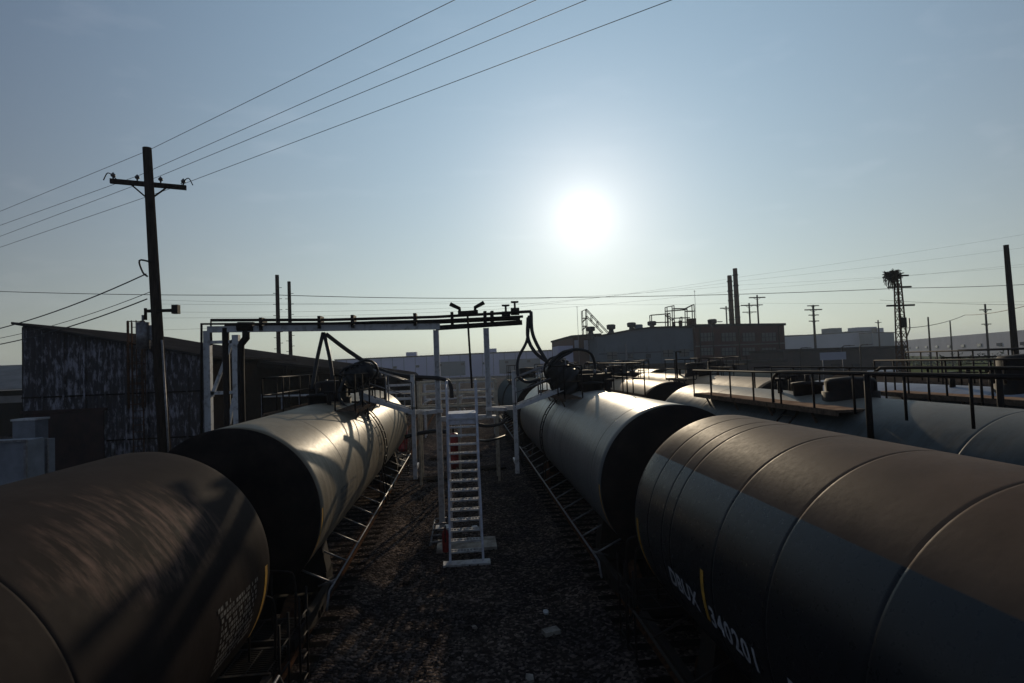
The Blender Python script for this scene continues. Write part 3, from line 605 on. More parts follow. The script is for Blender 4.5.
# stairs
bz = 0.0; a = at(449, 562, 15.7); b = at(485, 560, 15.7); c = at(455, 417, 18.0)
sx0, sx1 = a.x+.04, b.x-.05; sy0 = 15.6; sy1 = 17.75; sz1 = 3.85
stt = thing('access_stairs', ((sx0+sx1)/2, sy0, 0), 'steep white steel stairs rising to the platform between the tank cars', 'stairs'); hw = (sx1-sx0)/2
stm = mat('white_stair_paint', (.62, .64, .72), (.38, .38, .40), .5, 5)
for s in (-1, 1):
    w = MB(); w.beam((s*hw, 0, .02), (s*hw, sy1-sy0, sz1), .06, .2, up=(0, -1, .5)); w.build('stringer', stm, stt)
nst = 15
for k in range(1, nst+1):
    z = sz1*k/(nst+.5); y = (sy1-sy0)*z/sz1; w = MB()
    w.box((0, y, z), (2*hw-.06, .035, .045)); w.box((0, y+.2, z), (2*hw-.06, .035, .045))
    for j in range(9): w.box((-hw+.1+j*(2*hw-.2)/8, y+.1, z), (.02, .17, .03))
    w.build('tread', white, stt)
w = MB(); w.box((0, -.1, .03), (2*hw+.38, .34, .05)); w.build('foot_plate', white, stt)
w = MB(); w.box((0, sy1-sy0+.55, sz1), (2*hw+.1, 1.1, .06)); w.box((0, sy1-sy0+.02, sz1-.16), (2*hw+.1, .05, .3)); w.build('landing', stm, stt)
w = MB()
for s in (-1, 1):
    for yy in (.1, 1.05): w.beam((s*(hw+.02), sy1-sy0+yy, 0.02), (s*(hw+.02), sy1-sy0+yy, sz1+1.05), .07)
    w.tube([(s*(hw+.02), sy1-sy0+.1, sz1+1.05), (s*(hw+.02), sy1-sy0+1.05, sz1+1.05)], .025)
    w.tube([(s*(hw+.02), sy1-sy0+.1, sz1+.55), (s*(hw+.02), sy1-sy0+1.05, sz1+.55)], .02)
w.build('landing_frame', stm, stt)
w = MB(); w.tube([(-hw-.02, 1.0, 2.2), (-hw-.02, sy1-sy0-.15, sz1+.75), (-hw-.02, sy1-sy0+.1, sz1+1.0)], .022); w.tube([(-hw-.02, 1.0, 2.2), (-hw-.02, 1.15, 1.95)], .02); w.build('handrail', stm, stt)
# concrete pad and spacer boards under the stairs
p = at(466, 521, 17.0); pz = MB(); pz.box((0, 0, .04), (1.75, 1.0, .09)); tag(pz.build('concrete_pad', conc, None, (0, 0, 0)), 'pale flat concrete pad on the ballast under the stairs', 'pad').location = (p.x, 17.0, .01)
w = MB()
for k in range(5): w.tube([(-.95, -.2+k*.62, .25), (-.55, -.2+k*.62, .27)], .03, 6)
w.tube([(-.95, -.3, .2), (-.95, 2.4, .2)], .03, 6); tag(w.build('pipe_spacer', galv, None, (0, 0, 0)), 'short grey pipe stubs lying on the ballast left of the stairs', 'pipe rack').location = (p.x-.1, 16.9, .02)
# fire extinguisher hung on the left stringer
fx = thing('fire_extinguisher', (sx0-.12, sy0+.25, .25), 'red fire extinguisher hanging at the foot of the white stairs', 'fire extinguisher')
w = MB(); w.lathe_z([(0, .01), (0, .085), (.05, .095), (.5, .095), (.58, .06), (.62, .03), (.66, .03)], 20); w.build('cylinder', redp, fx)
w = MB(); w.box((0, -.03, .69), (.05, .14, .03)); w.tube(smooth_path([(0, -.05, .66), (0, -.16, .6), (0, -.15, .3)], 5), .015, 6); w.build('valve_head', black, fx)
# gangways folding out to both cars
def gangway(xp, s, px_end, label):
    g_ = thing('gangway', (xp, YR-.6, 0), label, 'gangway')
    L = abs(px_end-xp); zf = 3.95
    w = MB(); w.box((0, 0, 2.95), (.13, .13, 3.9-1.6)); w.box((0, 0, 4.6), (.13, .13, 1.1)); w.beam((0, 0, 2.1), (0, 1.0, 2.1), .1); w.build('pivot_post', white, g_)
    w = MB(); w.beam((-s*.3, 0, 3.9), (-s*.9 if abs(xp) > 1.5 else 0, .55, 3.9), .12); w.beam((0, .5, 3.9), (-s*(abs(xp)-.9), .5, 3.9), .12, .14); w.build('support_arm', white, g_)
    w = MB(); e = Vector((s*L, -.2, 4.55)); a = Vector((0, 0, zf))
    w.beam(a+Vector((0, -.3, 0)), e+Vector((0, -.3, 0)), .06, .14); w.beam(a+Vector((0, .3, 0)), e+Vector((0, .3, 0)), .06, .14)
    for k in range(12): q = a.lerp(e, (k+.5)/12); w.box(q, (.07, .6, .03))
    w.build('ramp', white, g_)
    w = MB()
    for yy in (-.3, .3):
        railing(w, [a+Vector((0, yy, 0)), e+Vector((0, yy, 0))], .95, .022, yy < 0, every=.8)
    w.build('ramp_railing', galv, g_)
gangway(-1.65, -1, -3.25, 'white folding gangway lowered onto the cream tank car, left of the stairs')
gangway(1.65, 1, 3.3, 'white folding gangway lowered onto the pale grey tank car, right of the stairs')
# walkway frame farther down the aisle
def frame_(px0, px1, pyt, pyb, Y, label, m=white, n=2):
    a = at(px0, pyt, Y); b = at(px1, pyt, Y); zb = at(px0, pyb, Y).z
    t = thing('walkway_frame', ((a.x+b.x)/2, Y, 0), label, 'frame', 'walkway frames down the aisle'); hx = (b.x-a.x)/2
    for x in [-hx+2*hx*k/n for k in range(n+1)]:
        for y in (0, 1.2):
            w = MB(); w.beam((x, y, 0), (x, y, a.z), .1); w.build('post', m, t)
    for z in (a.z, (a.z+zb)/2, zb):
        [MB().beam((-hx, y, z), (hx, y, z), .09).build('rail', m, t) for y in (0, 1.2)]
    w = MB(); w.beam((-hx, .6, zb-.05), (hx, .6, zb-.05), 1.1, .06); w.build('deck', grate, t)
    return t
cream = mat('cream_paint', (.5, .46, .36), (.3, .26, .2), .55, 5)
frame_(418, 496, 383, 408, 26, 'cream pipe-railed walkway frame across the aisle behind the stairs', cream, 2)
frame_(424, 494, 384, 400, 42, 'farther pale walkway frame at the end of the aisle', white, 2)
frame_(386, 412, 386, 400, 33, 'small pale railed frame beyond the far end of the cream tank car', white, 1)
for (px, py, Y, lb) in ((452, 399, 30, 'red drum standing in the aisle beyond the stairs'), (402, 402, 36, 'red drum left of the aisle near the cream car end'), (395, 403, 38, 'faded red drum farthest left at the end of the cream tank car')):
    q = at(px, py, Y); d = thing('red_drum', (q.x, Y, 0), lb, 'drum', 'red drums in the aisle'); w = MB()
    w.lathe_z([(0, .01), (0, .3), (.3, .3), (.31, .32), (.33, .3), (1.2, .3), (1.21, .32), (1.23, .3), (1.7, .3), (1.8, .2), (1.85, .01)], 24); w.build('shell', redp, d)
    w = MB(); w.tube([(0, 0, 1.8), (0, 0, 2.3), (.3, 0, 2.3)], .05); w.build('spout', black, d)
# curved pipes in the far aisle
w = MB()
hs = smooth_path([at(458, 398, 28), at(468, 393, 28), at(480, 391, 28)], 4); w.tube(hs, .05); w.tube(smooth_path([at(462, 396, 28), at(461, 404, 28), at(466, 412, 28)], 4), .045); w.tube(smooth_path([at(431, 400, 28), at(424, 404, 28), at(421, 415, 28)], 4), .05)
tag(w.build('bent_pipe', white, None, (0, 28, 0)), 'pale bent pipework standing in the far aisle behind the stairs', 'pipe')
# small clutter lying in the aisle
w = MB(); w.box((0, 0, .05), (.32, .2, .08), Matrix.Rotation(.3, 3, 'Z')); tag(w.build('concrete_block', conc, None, (0, 0, 0)), 'pale broken block on dark ballast in the right foreground', 'block').location = (1.55, 11.2, .02)
rr = random.Random(8)
for i in range(14):
    w = MB(); n_ = rr.choice((4, 5, 6)); s_ = rr.uniform(.05, .12)
    w.prism([(s_*math.cos(6.28*k/n_)*rr.uniform(.6, 1.2), s_*math.sin(6.28*k/n_)*rr.uniform(.6, 1.2), 0) for k in range(n_)], (.01, 0, s_*.5))
    o = w.build('debris_chip', [conc, wood, stencil][i % 3], None, (0, 0, 0)); o.location = (rr.uniform(-2.0, 2.2), rr.uniform(7, 19), .03); o.rotation_euler = (rr.uniform(-.2, .2), rr.uniform(-.2, .2), rr.uniform(0, 6)); tag(o, 'small pale chip of debris on the ballast', 'debris', 'chips of debris scattered on the ballast')
# ------------------------------------------------------------------ hoses
def hose(pts, r, label, Y=None, n=6, base=None):
    P = [at(*p) if len(p) == 3 and p[2] > 3 and p[0] > 50 else Vector(p) for p in pts]
    w = MB(); w.tube(smooth_path(P, n), r, 10); o = w.build('loading_hose', rubber, None, P[0]); tag(o, label, 'hose', 'rubber loading hoses'); return o
hose([(531, 312, 19), (533, 335, 18.6), (546, 360, 18.2), (556, 370, 18.0)], .06, 'outermost black hose curving from the pipe rack end to the right-hand dome')
hose([(528, 318, 19), (528, 338, 18.6), (535, 352, 18.4), (546, 361, 18.2), (560, 372, 18)], .06, 'black hose bowing down from the rack end, just inside the outermost hose')
hose([(529, 316, 18.9), (527, 340, 18.6), (518.5, 358, 18.4), (518, 375, 18.2), (527, 382, 18), (540, 379, 18)], .05, 'black hose swinging left from the rack end and looping under the gangway')
hose([(552, 372, 18), (556, 358, 18), (573, 349.5, 18), (590, 353, 18), (595, 366, 18.1), (592, 376, 18.1)], .05, 'black hose arched in a loop above the right-hand dome')
hose([(548, 366, 17.9), (553, 360, 17.9), (563, 352, 17.9), (572, 351, 17.9), (560, 358, 17.9), (552, 366, 17.9)], .045, 'short coiled black hose left of the arched hose on the right-hand dome')
hose([(323, 333, 19), (317, 360, 18.5), (312, 390, 18)], .06, 'left leg of the pair of black hoses dropping to the cream car dome')
hose([(324, 333, 19), (330, 360, 18.6), (334, 390, 18.2)], .06, 'right leg of the pair of black hoses dropping to the cream car dome')
hose([(326, 334, 19), (350, 352, 19), (378, 369, 19), (405, 376, 19), (440, 378.5, 18.9), (450, 384, 18.9), (452, 398, 18.9)], .07, 'thick black hose sagging from the rack across to the stairs landing')
# cables hanging over the near cars
hose([(333, 408, 16.4), (337, 418, 15.8), (341, 436, 15.2), (345, 450, 14.9), (349, 466, 14.7)], .035, 'thin black hose draped down the side of the cream tank car')
hose([(340, 404, 17.0), (352, 424, 16.6), (362, 440, 16.4), (364, 462, 16.2)], .03, 'second thin hose draped farther along the cream tank car side')
hose([(352, 402, 17.6), (366, 404, 17.2), (368, 425, 17), (364, 455, 16.9)], .03, 'third thin hose draped over the cream tank car near its ladder')
hose([(345, 378, 17), (339, 396, 16.8), (348, 408, 16.8), (360, 404, 17), (362, 390, 17.2)], .05, 'black hose hanging in a loop below the cream car railing')
# covered swing joints (dark bundles) on the domes
def bundle(a, b, r0, r1, label):
    a = Vector(a); b = Vector(b); n = 14; w = MB(); rr = random.Random(label)
    pts = [a.lerp(b, k/n) for k in range(n+1)]; rad = [(r0+(r1-r0)*k/n)*(1+.14*math.sin(k*2.3)+rr.uniform(-.06, .06)) for k in range(n+1)]; rad[0] *= .6; rad[-1] *= .7
    t = thing('swing_joint', a, label, 'swing joint'); w.tube([p_-a for p_ in pts], rad, 14); w.build('cover', rubber, t)
    w = MB()
    for k in range(4):
        q = a.lerp(b, .2+.2*k)-a; rq = (r0+(r1-r0)*(.2+.2*k))*1.12; w.tube([q+Vector((rq*math.cos(u/12*6.28), rq*.5*math.cos(u/12*6.28+1), rq*math.sin(u/12*6.28))) for u in range(13)], .04, 6)
    w.build('coil', rubber, t); return t
bundle(at(551, 364, 18.1), at(574, 389, 18.3), .3, .6, 'bulky black covered swing joint leaning over the right-hand dome')
bundle(at(346, 380, 17.4), at(372, 368, 17.6), .3, .28, 'dark covered swing joint lying over the cream car dome')
# control boxes standing round the domes
def cbox(px, py, Y, sx, sz, label):
    q = at(px, py, Y); t = thing('valve_cabinet', (q.x, Y, 4.3), label, 'cabinet'); h_ = q.z-4.3
    w = MB(); w.box((0, 0, h_-sz/2), (sx, .35, sz)); w.build('housing', black, t)
    w = MB(); [w.tube([(x, 0, 0), (x, 0, h_-sz)], .03, 6) for x in (-sx*.4, sx*.4)]; w.tube([(-sx*.3, -.2, h_-sz*.4), (sx*.3, -.2, h_-sz*.4)], .03, 6); w.build('leg_frame', black, t)
    w = MB(); w.tube([(sx*.2, 0, h_), (sx*.2, 0, h_+.14)], .04); w.build('knob', galv, t)
cbox(590, 374, 17.6, .8, .45, 'wide black valve cabinet right of the covered swing joint')
cbox(603, 373, 18.6, .5, .5, 'upright black valve cabinet on the pale grey car, right of the wide one')
cbox(577, 373, 19.4, .4, .4, 'small black valve cabinet behind the right-hand swing joint')
cbox(322, 384, 18.6, .7, .5, 'black valve cabinet at the near end of the cream car dome')
cbox(378, 378, 19.2, .5, .4, 'black valve cabinet at the far end of the cream car dome')
for (px, py, Y, lb) in ((676, 352, 26, 'thin black vent stack on the tan tank car before the grey plant'), (606, 380, 17.0, 'short black vent post at the near end of the pale grey car platform')):
    q = at(px, py, Y); w = MB(); w.tube([(0, 0, 4.4), (0, 0, q.z), (.25, 0, q.z)], .05, 8); o = w.build('vent_pipe', black, None, (0, 0, 0)); o.location = (q.x, Y, 0); tag(o, lb, 'vent pipe', 'vent pipes on the tank cars')
hose([(405, 437, 24), (421, 433, 24), (436, 431, 24), (449, 432, 24)], .09, 'black hose lying across the aisle left of the stairs landing')
hose([(475, 424, 26), (487, 426, 26), (500, 424, 26), (507, 419, 26)], .08, 'black hose lying across the aisle right of the stairs landing')
hose([(478, 440, 23), (486, 441, 22), (496, 439, 22), (505, 436, 23)], .05, 'thin black hose across the aisle behind the right stair rail')
for k, (px, Y, L_) in enumerate(((430, 27, 3.4), (480, 29, 4.2), (455, 33, 5))):
    q = at(px, 430, Y); w = MB(); [w.box((0, dy, .09), (L_*.6, .22, .05)) for dy in (-.26, 0, .26)]; [w.box((dx, 0, .035), (.1, .8, .06)) for dx in (-L_*.25, L_*.25)]
    o = w.build('plank_walk', wood, None, (0, 0, 0)); o.location = (q.x, Y, .02); tag(o, ['nearest brown plank walkway laid across the aisle, left of centre', 'middle brown plank walkway laid in the aisle, right of centre', 'farthest brown plank walkway laid across the aisle'][k], 'plank walkway', 'plank walkways in the aisle')
# ------------------------------------------------------------------ main pole, wires
def utility_pole(name, top, base, r0, r1, arms, label, group=None, steps=False, ins=True):
    top = Vector(top); base = Vector(base); t = thing(name, base, label, 'utility pole', group)
    ax = (top-base); w = MB(); w.tube([Vector((0, 0, 0)), ax*.5, ax], [r0, (r0+r1)/2, r1], 14); w.build('pole', wood, t)
    for (f, x0, x1, dy, th) in arms:                       # fraction up, x span, y slant, thickness
        c = ax*f; w = MB(); w.beam(c+Vector((x0, x0*dy, 0)), c+Vector((x1, x1*dy, -.02)), th, th*1.15)
        if abs(x1-x0) > 1.5:
            for s in (x0, x1): w.beam(c+Vector((s*.5, s*.5*dy, -.03)), c+Vector((0, 0, -.55)), th*.35)
        w.build('crossarm', wood, t)
        if ins:
            for k in range(4 if abs(x1-x0) > 1.5 else 2):
                x = x0+(x1-x0)*(.04+.92*k/(3 if abs(x1-x0) > 1.5 else 1)); m_ = MB(); m_.lathe_z([(th*.5, .02), (th*.5+.08, .03), (th*.5+.1, .07), (th*.5+.16, .075), (th*.5+.2, .04), (th*.5+.24, .01)], 12, c+Vector((x, x*dy, 0))); m_.build('insulator', ceram, t)
    if steps:
        w = MB()
        for k in range(16):
            c = ax*(.35+.6*k/16); s = 1 if k % 2 else -1; w.tube([c, c+Vector((s*(r0+.22), 0, .02))], .03, 5)
        w.build('step_pegs', black, t)
    return t
mp_top = at(147, 148, 20); mp_base = at(165, 458, 20); mp_base = mp_base+(mp_base-mp_top)*(mp_base.z/(mp_top.z-mp_base.z)); mp_base.z = 0
mp_ = utility_pole('utility_pole', mp_top, mp_base, .21, .14, [(.905, -1.05, 1.05, .35, .13)], 'tall leaning wooden utility pole with crossarm in front of the peeling shed')
axm = mp_top-mp_base
w = MB(); c = axm*.575; w.beam(c+Vector((-.25, -.1, 0)), c+Vector((.6, -.1, 0)), .1, .1); w.box(c+Vector((.68, -.1, .03)), (.2, .2, .3)); w.tube([c+Vector((-.3, -.1, .1)), c+Vector((-.3, -.1, -.3))], .05); w.build('side_arm', black, mp_)
w = MB(); c = axm*.52; w.tube([c+Vector((-.42, -.1, -.55)), c+Vector((-.42, -.1, .35))], .2, 14); w.box(c+Vector((-.2, -.05, 0)), (.3, .1, .5)); w.tube([c+Vector((-.42, -.1, .3)), c+Vector((-.42, -.1, .6))], .04); w.build('transformer', galv, mp_)
w = MB(); c = axm*.70; w.tube(smooth_path([c+Vector((.0, -.2, 0)), c+Vector((-.35, -.2, .05)), c+Vector((-.25, -.2, -.35)), c+Vector((-.1, -.2, -.5))], 4), .03); w.build('service_loop', rubber, mp_)
for s in (-1, 1): c = axm*.905; w = MB(); w.tube(smooth_path([c+Vector((s*.9, s*.3, .1)), c+Vector((s*1.15, s*.3, .3)), c+Vector((s*1.3, s*.3, .05))], 4), .018, 5); w.build('jumper_wire', wirem, mp_)
w = MB(); w.tube([axm*.05+Vector((.2, -.12, 0)), axm*.5+Vector((.18, -.12, 0))], .035); w.build('conduit', galv, mp_)
def wire(pts, r, label, s=.0, cat='overhead wire', group='overhead wires at the leaning pole'):
    P = []
    for a, b in zip(pts[:-1], pts[1:]): P += sag(at(*a), at(*b), s)[:-1]
    P.append(at(*pts[-1])); w = MB(); w.tube(P, r, 5); o = w.build('overhead_wire', wirem, None, P[0]); tag(o, label, cat, group); return o
wire([(-60, 236, 29), (147, 151, 20), (540, -42, 11)], .008, 'topmost of the four wires rising right from the leaning pole top')
wire([(-60, 247, 29), (140, 175, 20.3), (640, -46, 11)], .008, 'second wire down from the pole crossarm towards the upper right')
wire([(-60, 259, 29), (160, 176, 20), (700, -47, 10.5)], .008, 'third wire down from the pole crossarm towards the upper right')
wire([(-60, 268, 29), (178, 186, 19.7), (780, -41, 9.8)], .008, 'lowest of the four wires crossing towards the upper right')
wire([(-60, 340, 28), (146, 274, 20)], .022, 'thick upper service cable leaving the pole towards the left edge', .35)
wire([(-60, 346, 28), (150, 292, 20)], .012, 'thin middle service cable leaving the pole towards the left edge', .35)
wire([(-60, 352, 28), (147, 299, 20)], .022, 'thick lower service cable leaving the pole towards the left edge', .35)
G2 = 'long wires crossing the sky behind the rack'
wire([(-40, 290, 66), (277, 295, 61), (560, 297.5, 63), (905, 288, 66), (1080, 281, 70)], .035, 'darkest long wire crossing the whole picture just above the rack', .2, group=G2)
for i, (y0, y1, y2, y3) in enumerate(((304, 300, 285, 262), (312, 306, 281, 240), (318, 309, 277, 225), (330, 312, 290, 258), (300, 303, 303, 300))):
    wire([(160, y0, 70), (500, y1, 80), (740, y2, 100), (1080, y3, 90)], .012, ['faintest low wire behind the rack', 'faint wire rising towards the upper right behind the smokestacks', 'highest faint wire climbing to the right edge', 'faint wire passing under the nest tower top', 'faint level wire behind the twin poles'][i], .3, group=G2)
wire([(905, 328, 48), (965, 315, 60), (1060, 296, 30)], .03, 'dark cable sagging from the nest tower to the right-edge pole', .3, group=G2)
wire([(880, 300, 80), (1060, 305, 60)], .02, 'thin level cable right of the nest tower', .2, group=G2)
# twin poles
def vpole(px, py, Y, r0, r1, arms, label, group, steps=False, name='utility_pole', ins=False, lean=0.0):
    t = at(px, py, Y); return utility_pole(name, t, (t.x+lean, t.y, 0), r0, r1, arms, label, group, steps, ins)
vpole(277, 275, 61, .24, .19, [], 'left of the twin bare dark poles rising behind the pipe rack', 'twin bare poles behind the rack', True)
vpole(289, 281.5, 62, .22, .17, [], 'right, shorter of the twin bare dark poles behind the pipe rack', 'twin bare poles behind the rack', True)
GP = 'distant utility poles on the right'
vpole(1006, 245, 30, .21, .13, [], 'thick dark wooden pole standing near the right edge', GP, False, lean=.15)
vpole(757, 295, 120, .22, .16, [(.97, -1.9, 1.9, 0, .2), (.88, -1.2, 1.2, 0, .15)], 'crossarm pole directly right of the two smokestacks', GP)
vpole(749, 303, 118, .22, .16, [(.97, -1.9, 1.9, 0, .2), (.88, -1.6, 1.6, 0, .15)], 'lower crossarm pole between smokestacks and brick wall end', GP)
vpole(726, 306, 130, .2, .16, [(.97, -1.5, 1.5, 0, .2)], 'crossarm pole just left of the smokestacks', GP)
vpole(813, 305, 140, .35, .25, [(.99, -1.6, 1.6, 0, .2), (.93, -2.4, 2.4, 0, .25), (.85, -1.4, 1.4, 0, .2), (.76, -1.4, 1.4, 0, .2)], 'tall pole with stacked crossarms above the white plant', GP)
vpole(928, 317, 110, .2, .14, [], 'bare pole between nest tower and long warehouse', GP)
vpole(950, 321, 130, .2, .14, [], 'slim bare pole in front of the long warehouse', GP)
vpole(985, 304, 90, .2, .14, [(.92, -1.1, 1.1, 0, .14), (.72, -.9, .9, 0, .12)], 'crossarm pole left of the thick right-edge pole', GP)
vpole(878, 320, 150, .22, .16, [(.95, -1.0, 1.0, 0, .14)], 'short pole just left of the nest tower', GP)
for px, py, Y, lb in ((712, 322, 100, ''), (800, 348, 90, ''), (842, 346, 80, ''), (860, 345, 80, '')):
    q = at(px, py, Y); t = thing('street_lamp', (q.x, Y, 0), {712: 'thin lamp post before the brick building', 800: 'dark lamp post before the far white plant, leftmost', 842: 'dark lamp post before the far white plant, middle one', 860: 'dark lamp post before the far white plant, nearest the nest tower'}[px], 'street lamp', 'lamp posts along the far road')
    w = MB(); w.tube([(0, 0, 0), (0, 0, q.z-.2), (.3, 0, q.z), (1.3, 0, q.z+.05)], [.13, .09, .07, .06], 7); w.build('post', black, t); w = MB(); w.box((1.6, 0, q.z), (.7, .3, .16)); w.build('lamp_head', galv, t)
# ------------------------------------------------------------------ lattice tower with nest
p = at(897, 273, 48); tw = thing('lattice_tower', (p.x, 48, 0), 'dark lattice mast with crossarms carrying a stick nest', 'tower'); zt = p.z
w = MB(); hb, ht = .42, .17
def cn(z, sx, sy): k = hb+(ht-hb)*z/zt; return Vector((sx*k, sy*k, z))
for sx in (-1, 1):
    for sy in (-1, 1): w.beam(cn(0, sx, sy), cn(zt, sx, sy), .09)
n = 16
for k in range(n):
    z0, z1 = zt*k/n, zt*(k+1)/n
    for (a, b) in (((-1, -1), (1, -1)), ((1, -1), (1, 1)), ((1, 1), (-1, 1)), ((-1, 1), (-1, -1))):
        w.beam(cn(z0, *a), cn(z1, *b), .045); w.beam(cn(z1, *a), cn(z1, *b), .045)
w.build('lattice', rusty, tw)
for z, x0, x1, th in ((zt-.25, -.5, 1.1, .14), (zt-1.3, -1.0, 1.3, .14), (zt-3.0, -1.2, 1.5, .16)):
    w = MB(); w.beam((x0, 0, z), (x1, 0, z), th); w.build('crossarm', black, tw)
w = MB(); w.box((.1, -.3, zt-4.6), (.35, .3, .9)); w.build('junction_box', black, tw)
w = MB(); w.tube([(.5, 0, zt-6), (.9, 0, zt-5.2), (.9, 0, zt-4.2)], .06); w.build('horn', galv, tw)
w = MB(); rr = random.Random(4)
for i in range(330):
    u = Vector((rr.gauss(0, 1), rr.gauss(0, 1), rr.gauss(0, 1))).normalized()*rr.random()**.4; c = Vector((u.x*.7-.45, u.y*.5, u.z*.5+.15)); d = Vector((rr.uniform(-1, 1), rr.uniform(-1, 1), rr.uniform(-.5, .5))).normalized()*rr.uniform(.2, .4); w.tube([c-d, c+d*.2+Vector((0, 0, rr.uniform(-.05, .05))), c+d], rr.uniform(.015, .035), 4)
for i in range(60):
    x = rr.uniform(-1.2, -.2); c = Vector((x, rr.uniform(-.4, .4), rr.uniform(-.3, .3))); w.tube([c, c+Vector((rr.uniform(-.25, .1), 0, -rr.uniform(.4, 1.1)))], .02, 4)
ne = w.build('bird_nest', wood, None, (0, 0, 0)); ne.location = (p.x, 48, zt-.4); tag(ne, 'shaggy stick bird nest hanging at the top left of the lattice mast', 'nest')
# ------------------------------------------------------------------ far buildings
bluew = mat('blue_grey_cladding', (.42, .42, .56), (.34, .35, .46), .7, .05); greyw = mat('plant_grey', (.14, .17, .19), (.10, .12, .135), .8, .08, spec=0)
brick = mat('brick_red', (.07, .018, .014), (.04, .013, .012), .9, .5, lo=.3, hi=.7); pane = mat('dusty_pane', (.13, .13, .115), (.08, .085, .08), .5, .8); whitew = mat('pale_cladding', (.36, .37, .42), (.29, .30, .35), .7, .06, spec=0)
def hall(px0, px1, y0, y1, Y, dep, name, label, m, cat='building'):
    a = at(px0, y0, Y); b = at(px1, y1, Y); t = thing(name, (a.x, Y, 0), label, cat); L = b.x-a.x
    w = MB(); w.add([(0, 0, 0), (L, 0, 0), (L, 0, b.z), (0, 0, a.z), (0, dep, 0), (L, dep, 0), (L, dep, b.z), (0, dep, a.z)], [(0, 1, 2, 3), (5, 4, 7, 6), (4, 0, 3, 7), (1, 5, 6, 2)]); w.build('wall', m, t)
    w = MB(); w.add([(-.3, -.3, a.z+.02), (L+.3, -.3, b.z+.02), (L+.3, dep, b.z+.02), (-.3, dep, a.z+.02), (-.3, -.3, a.z+.5), (L+.3, -.3, b.z+.5), (L+.3, dep, b.z+.5), (-.3, dep, a.z+.5)], [(3, 2, 1, 0), (4, 5, 6, 7), (0, 1, 5, 4), (1, 2, 6, 5), (2, 3, 7, 6), (3, 0, 4, 7)]); w.build('parapet', roofm, t)
    return t, L, a, b
t, L, a, b = hall(335, 580, 360.5, 349.5, 250, 70, 'long_warehouse', 'long blue-grey windowless warehouse closing the far end of the aisle', bluew, 'warehouse')
for k in range(11):
    x = L*(k+.6)/11; w = MB(); w.box((x, -.15, a.z+(b.z-a.z)*x/L-4.2), (1.5, .3, 1.0)); w.build('vent', glass, t)
for k in range(1, 22):
    x = L*k/22; w = MB(); w.box((x, -.05, (a.z+(b.z-a.z)*x/L)/2), (.2, .1, (a.z+(b.z-a.z)*x/L)-.2)); w.build('panel_joint', greyw, t)
for px in (411, 491.5):
    x = at(px, 350, 250).x-t.location.x; w = MB(); w.box((x, 3, a.z+(b.z-a.z)*x/L+.9), (4.6, 5, 2.6)); w.build('stair_head', bluew, t)
for x0, x1 in ((.42, .52), (.66, .83)):
    w = MB(); w.box((L*(x0+x1)/2, -.1, 4.0), (L*(x1-x0), .3, 6.2)); w.build('loading_bay', greyw, t)
t, L, a, b = hall(572.5, 600, 337.5, 335.5, 126, 30, 'plant_annex', 'low brown annex with two pale windows at the left end of the grey plant', brick)
for px, wd_ in ((576.5, 1.0), (586, 1.0)):
    x = at(px, 342, 126).x-t.location.x; w = MB(); w.box((x, -.08, at(px, 345, 126).z), (wd_, .2, 2.2)); w.build('window', whitew, t)
w = MB(); x0 = at(558, 346, 126).x-t.location.x; w.box((x0/2, 4, at(560, 346, 126).z/2), (-x0-.02, 8, at(560, 346, 126).z)); w.build('side_block', bluew, t)
# main plant hall: gently arched front
Y = 118; pts = [at(x, y, Y) for x, y in ((597, 336.5), (612, 334), (630, 330.5), (650, 328), (672, 327.2), (695, 327.5))]; B = Vector((pts[0].x, Y, 0))
t = thing('plant_hall', B, 'big dark grey plant hall with gently arched roof and roof ventilators', 'building'); poly = [p_-B for p_ in pts]
w = MB(); w.prism([Vector((poly[-1].x, 0, 0)), Vector((0, 0, 0))]+poly, (0, 45, 0)); w.build('wall', greyw, t)
w = MB()
for q0, q1 in zip(poly[:-1], poly[1:]): w.beam(q0+Vector((0, -.2, .1)), q1+Vector((0, -.2, .1)), .5, .3)
w.build('roof_edge', roofm, t)
for k in range(7): w = MB(); x = poly[-1].x*(k+.5)/7; w.box((x, -.08, 4), (.12, .16, 8)); w.build('pilaster', greyw, t)
for z in (3.4, 6.6): w = MB(); w.box((poly[-1].x/2, -.05, z), (poly[-1].x-.6, .1, .12)); w.build('sheet_joint', roofm, t)
for px in (612, 668, 684):
    x = at(px, 352, Y).x-B.x; w = MB(); w.box((x, -.1, 6.2), (2.2, .16, 1.6)); o = w.build('window', pane, t); w = MB(); w.box((x, -.2, 6.2), (.12, .06, 1.6)); w.box((x, -.2, 6.2), (2.2, .06, .12)); w.build('mullions', dkwall, o)
w = MB(); w.tube([(poly[-1].x*.28, -.3, 0), (poly[-1].x*.28, -.3, 8.6)], .18, 6); w.build('downpipe', galv, t)
for px in (630, 648): x = at(px, 352, Y).x-B.x; w = MB(); w.box((x, -.1, at(px, 356, Y).z), (1.0, .2, .9)); w.build('vent', glass, t)
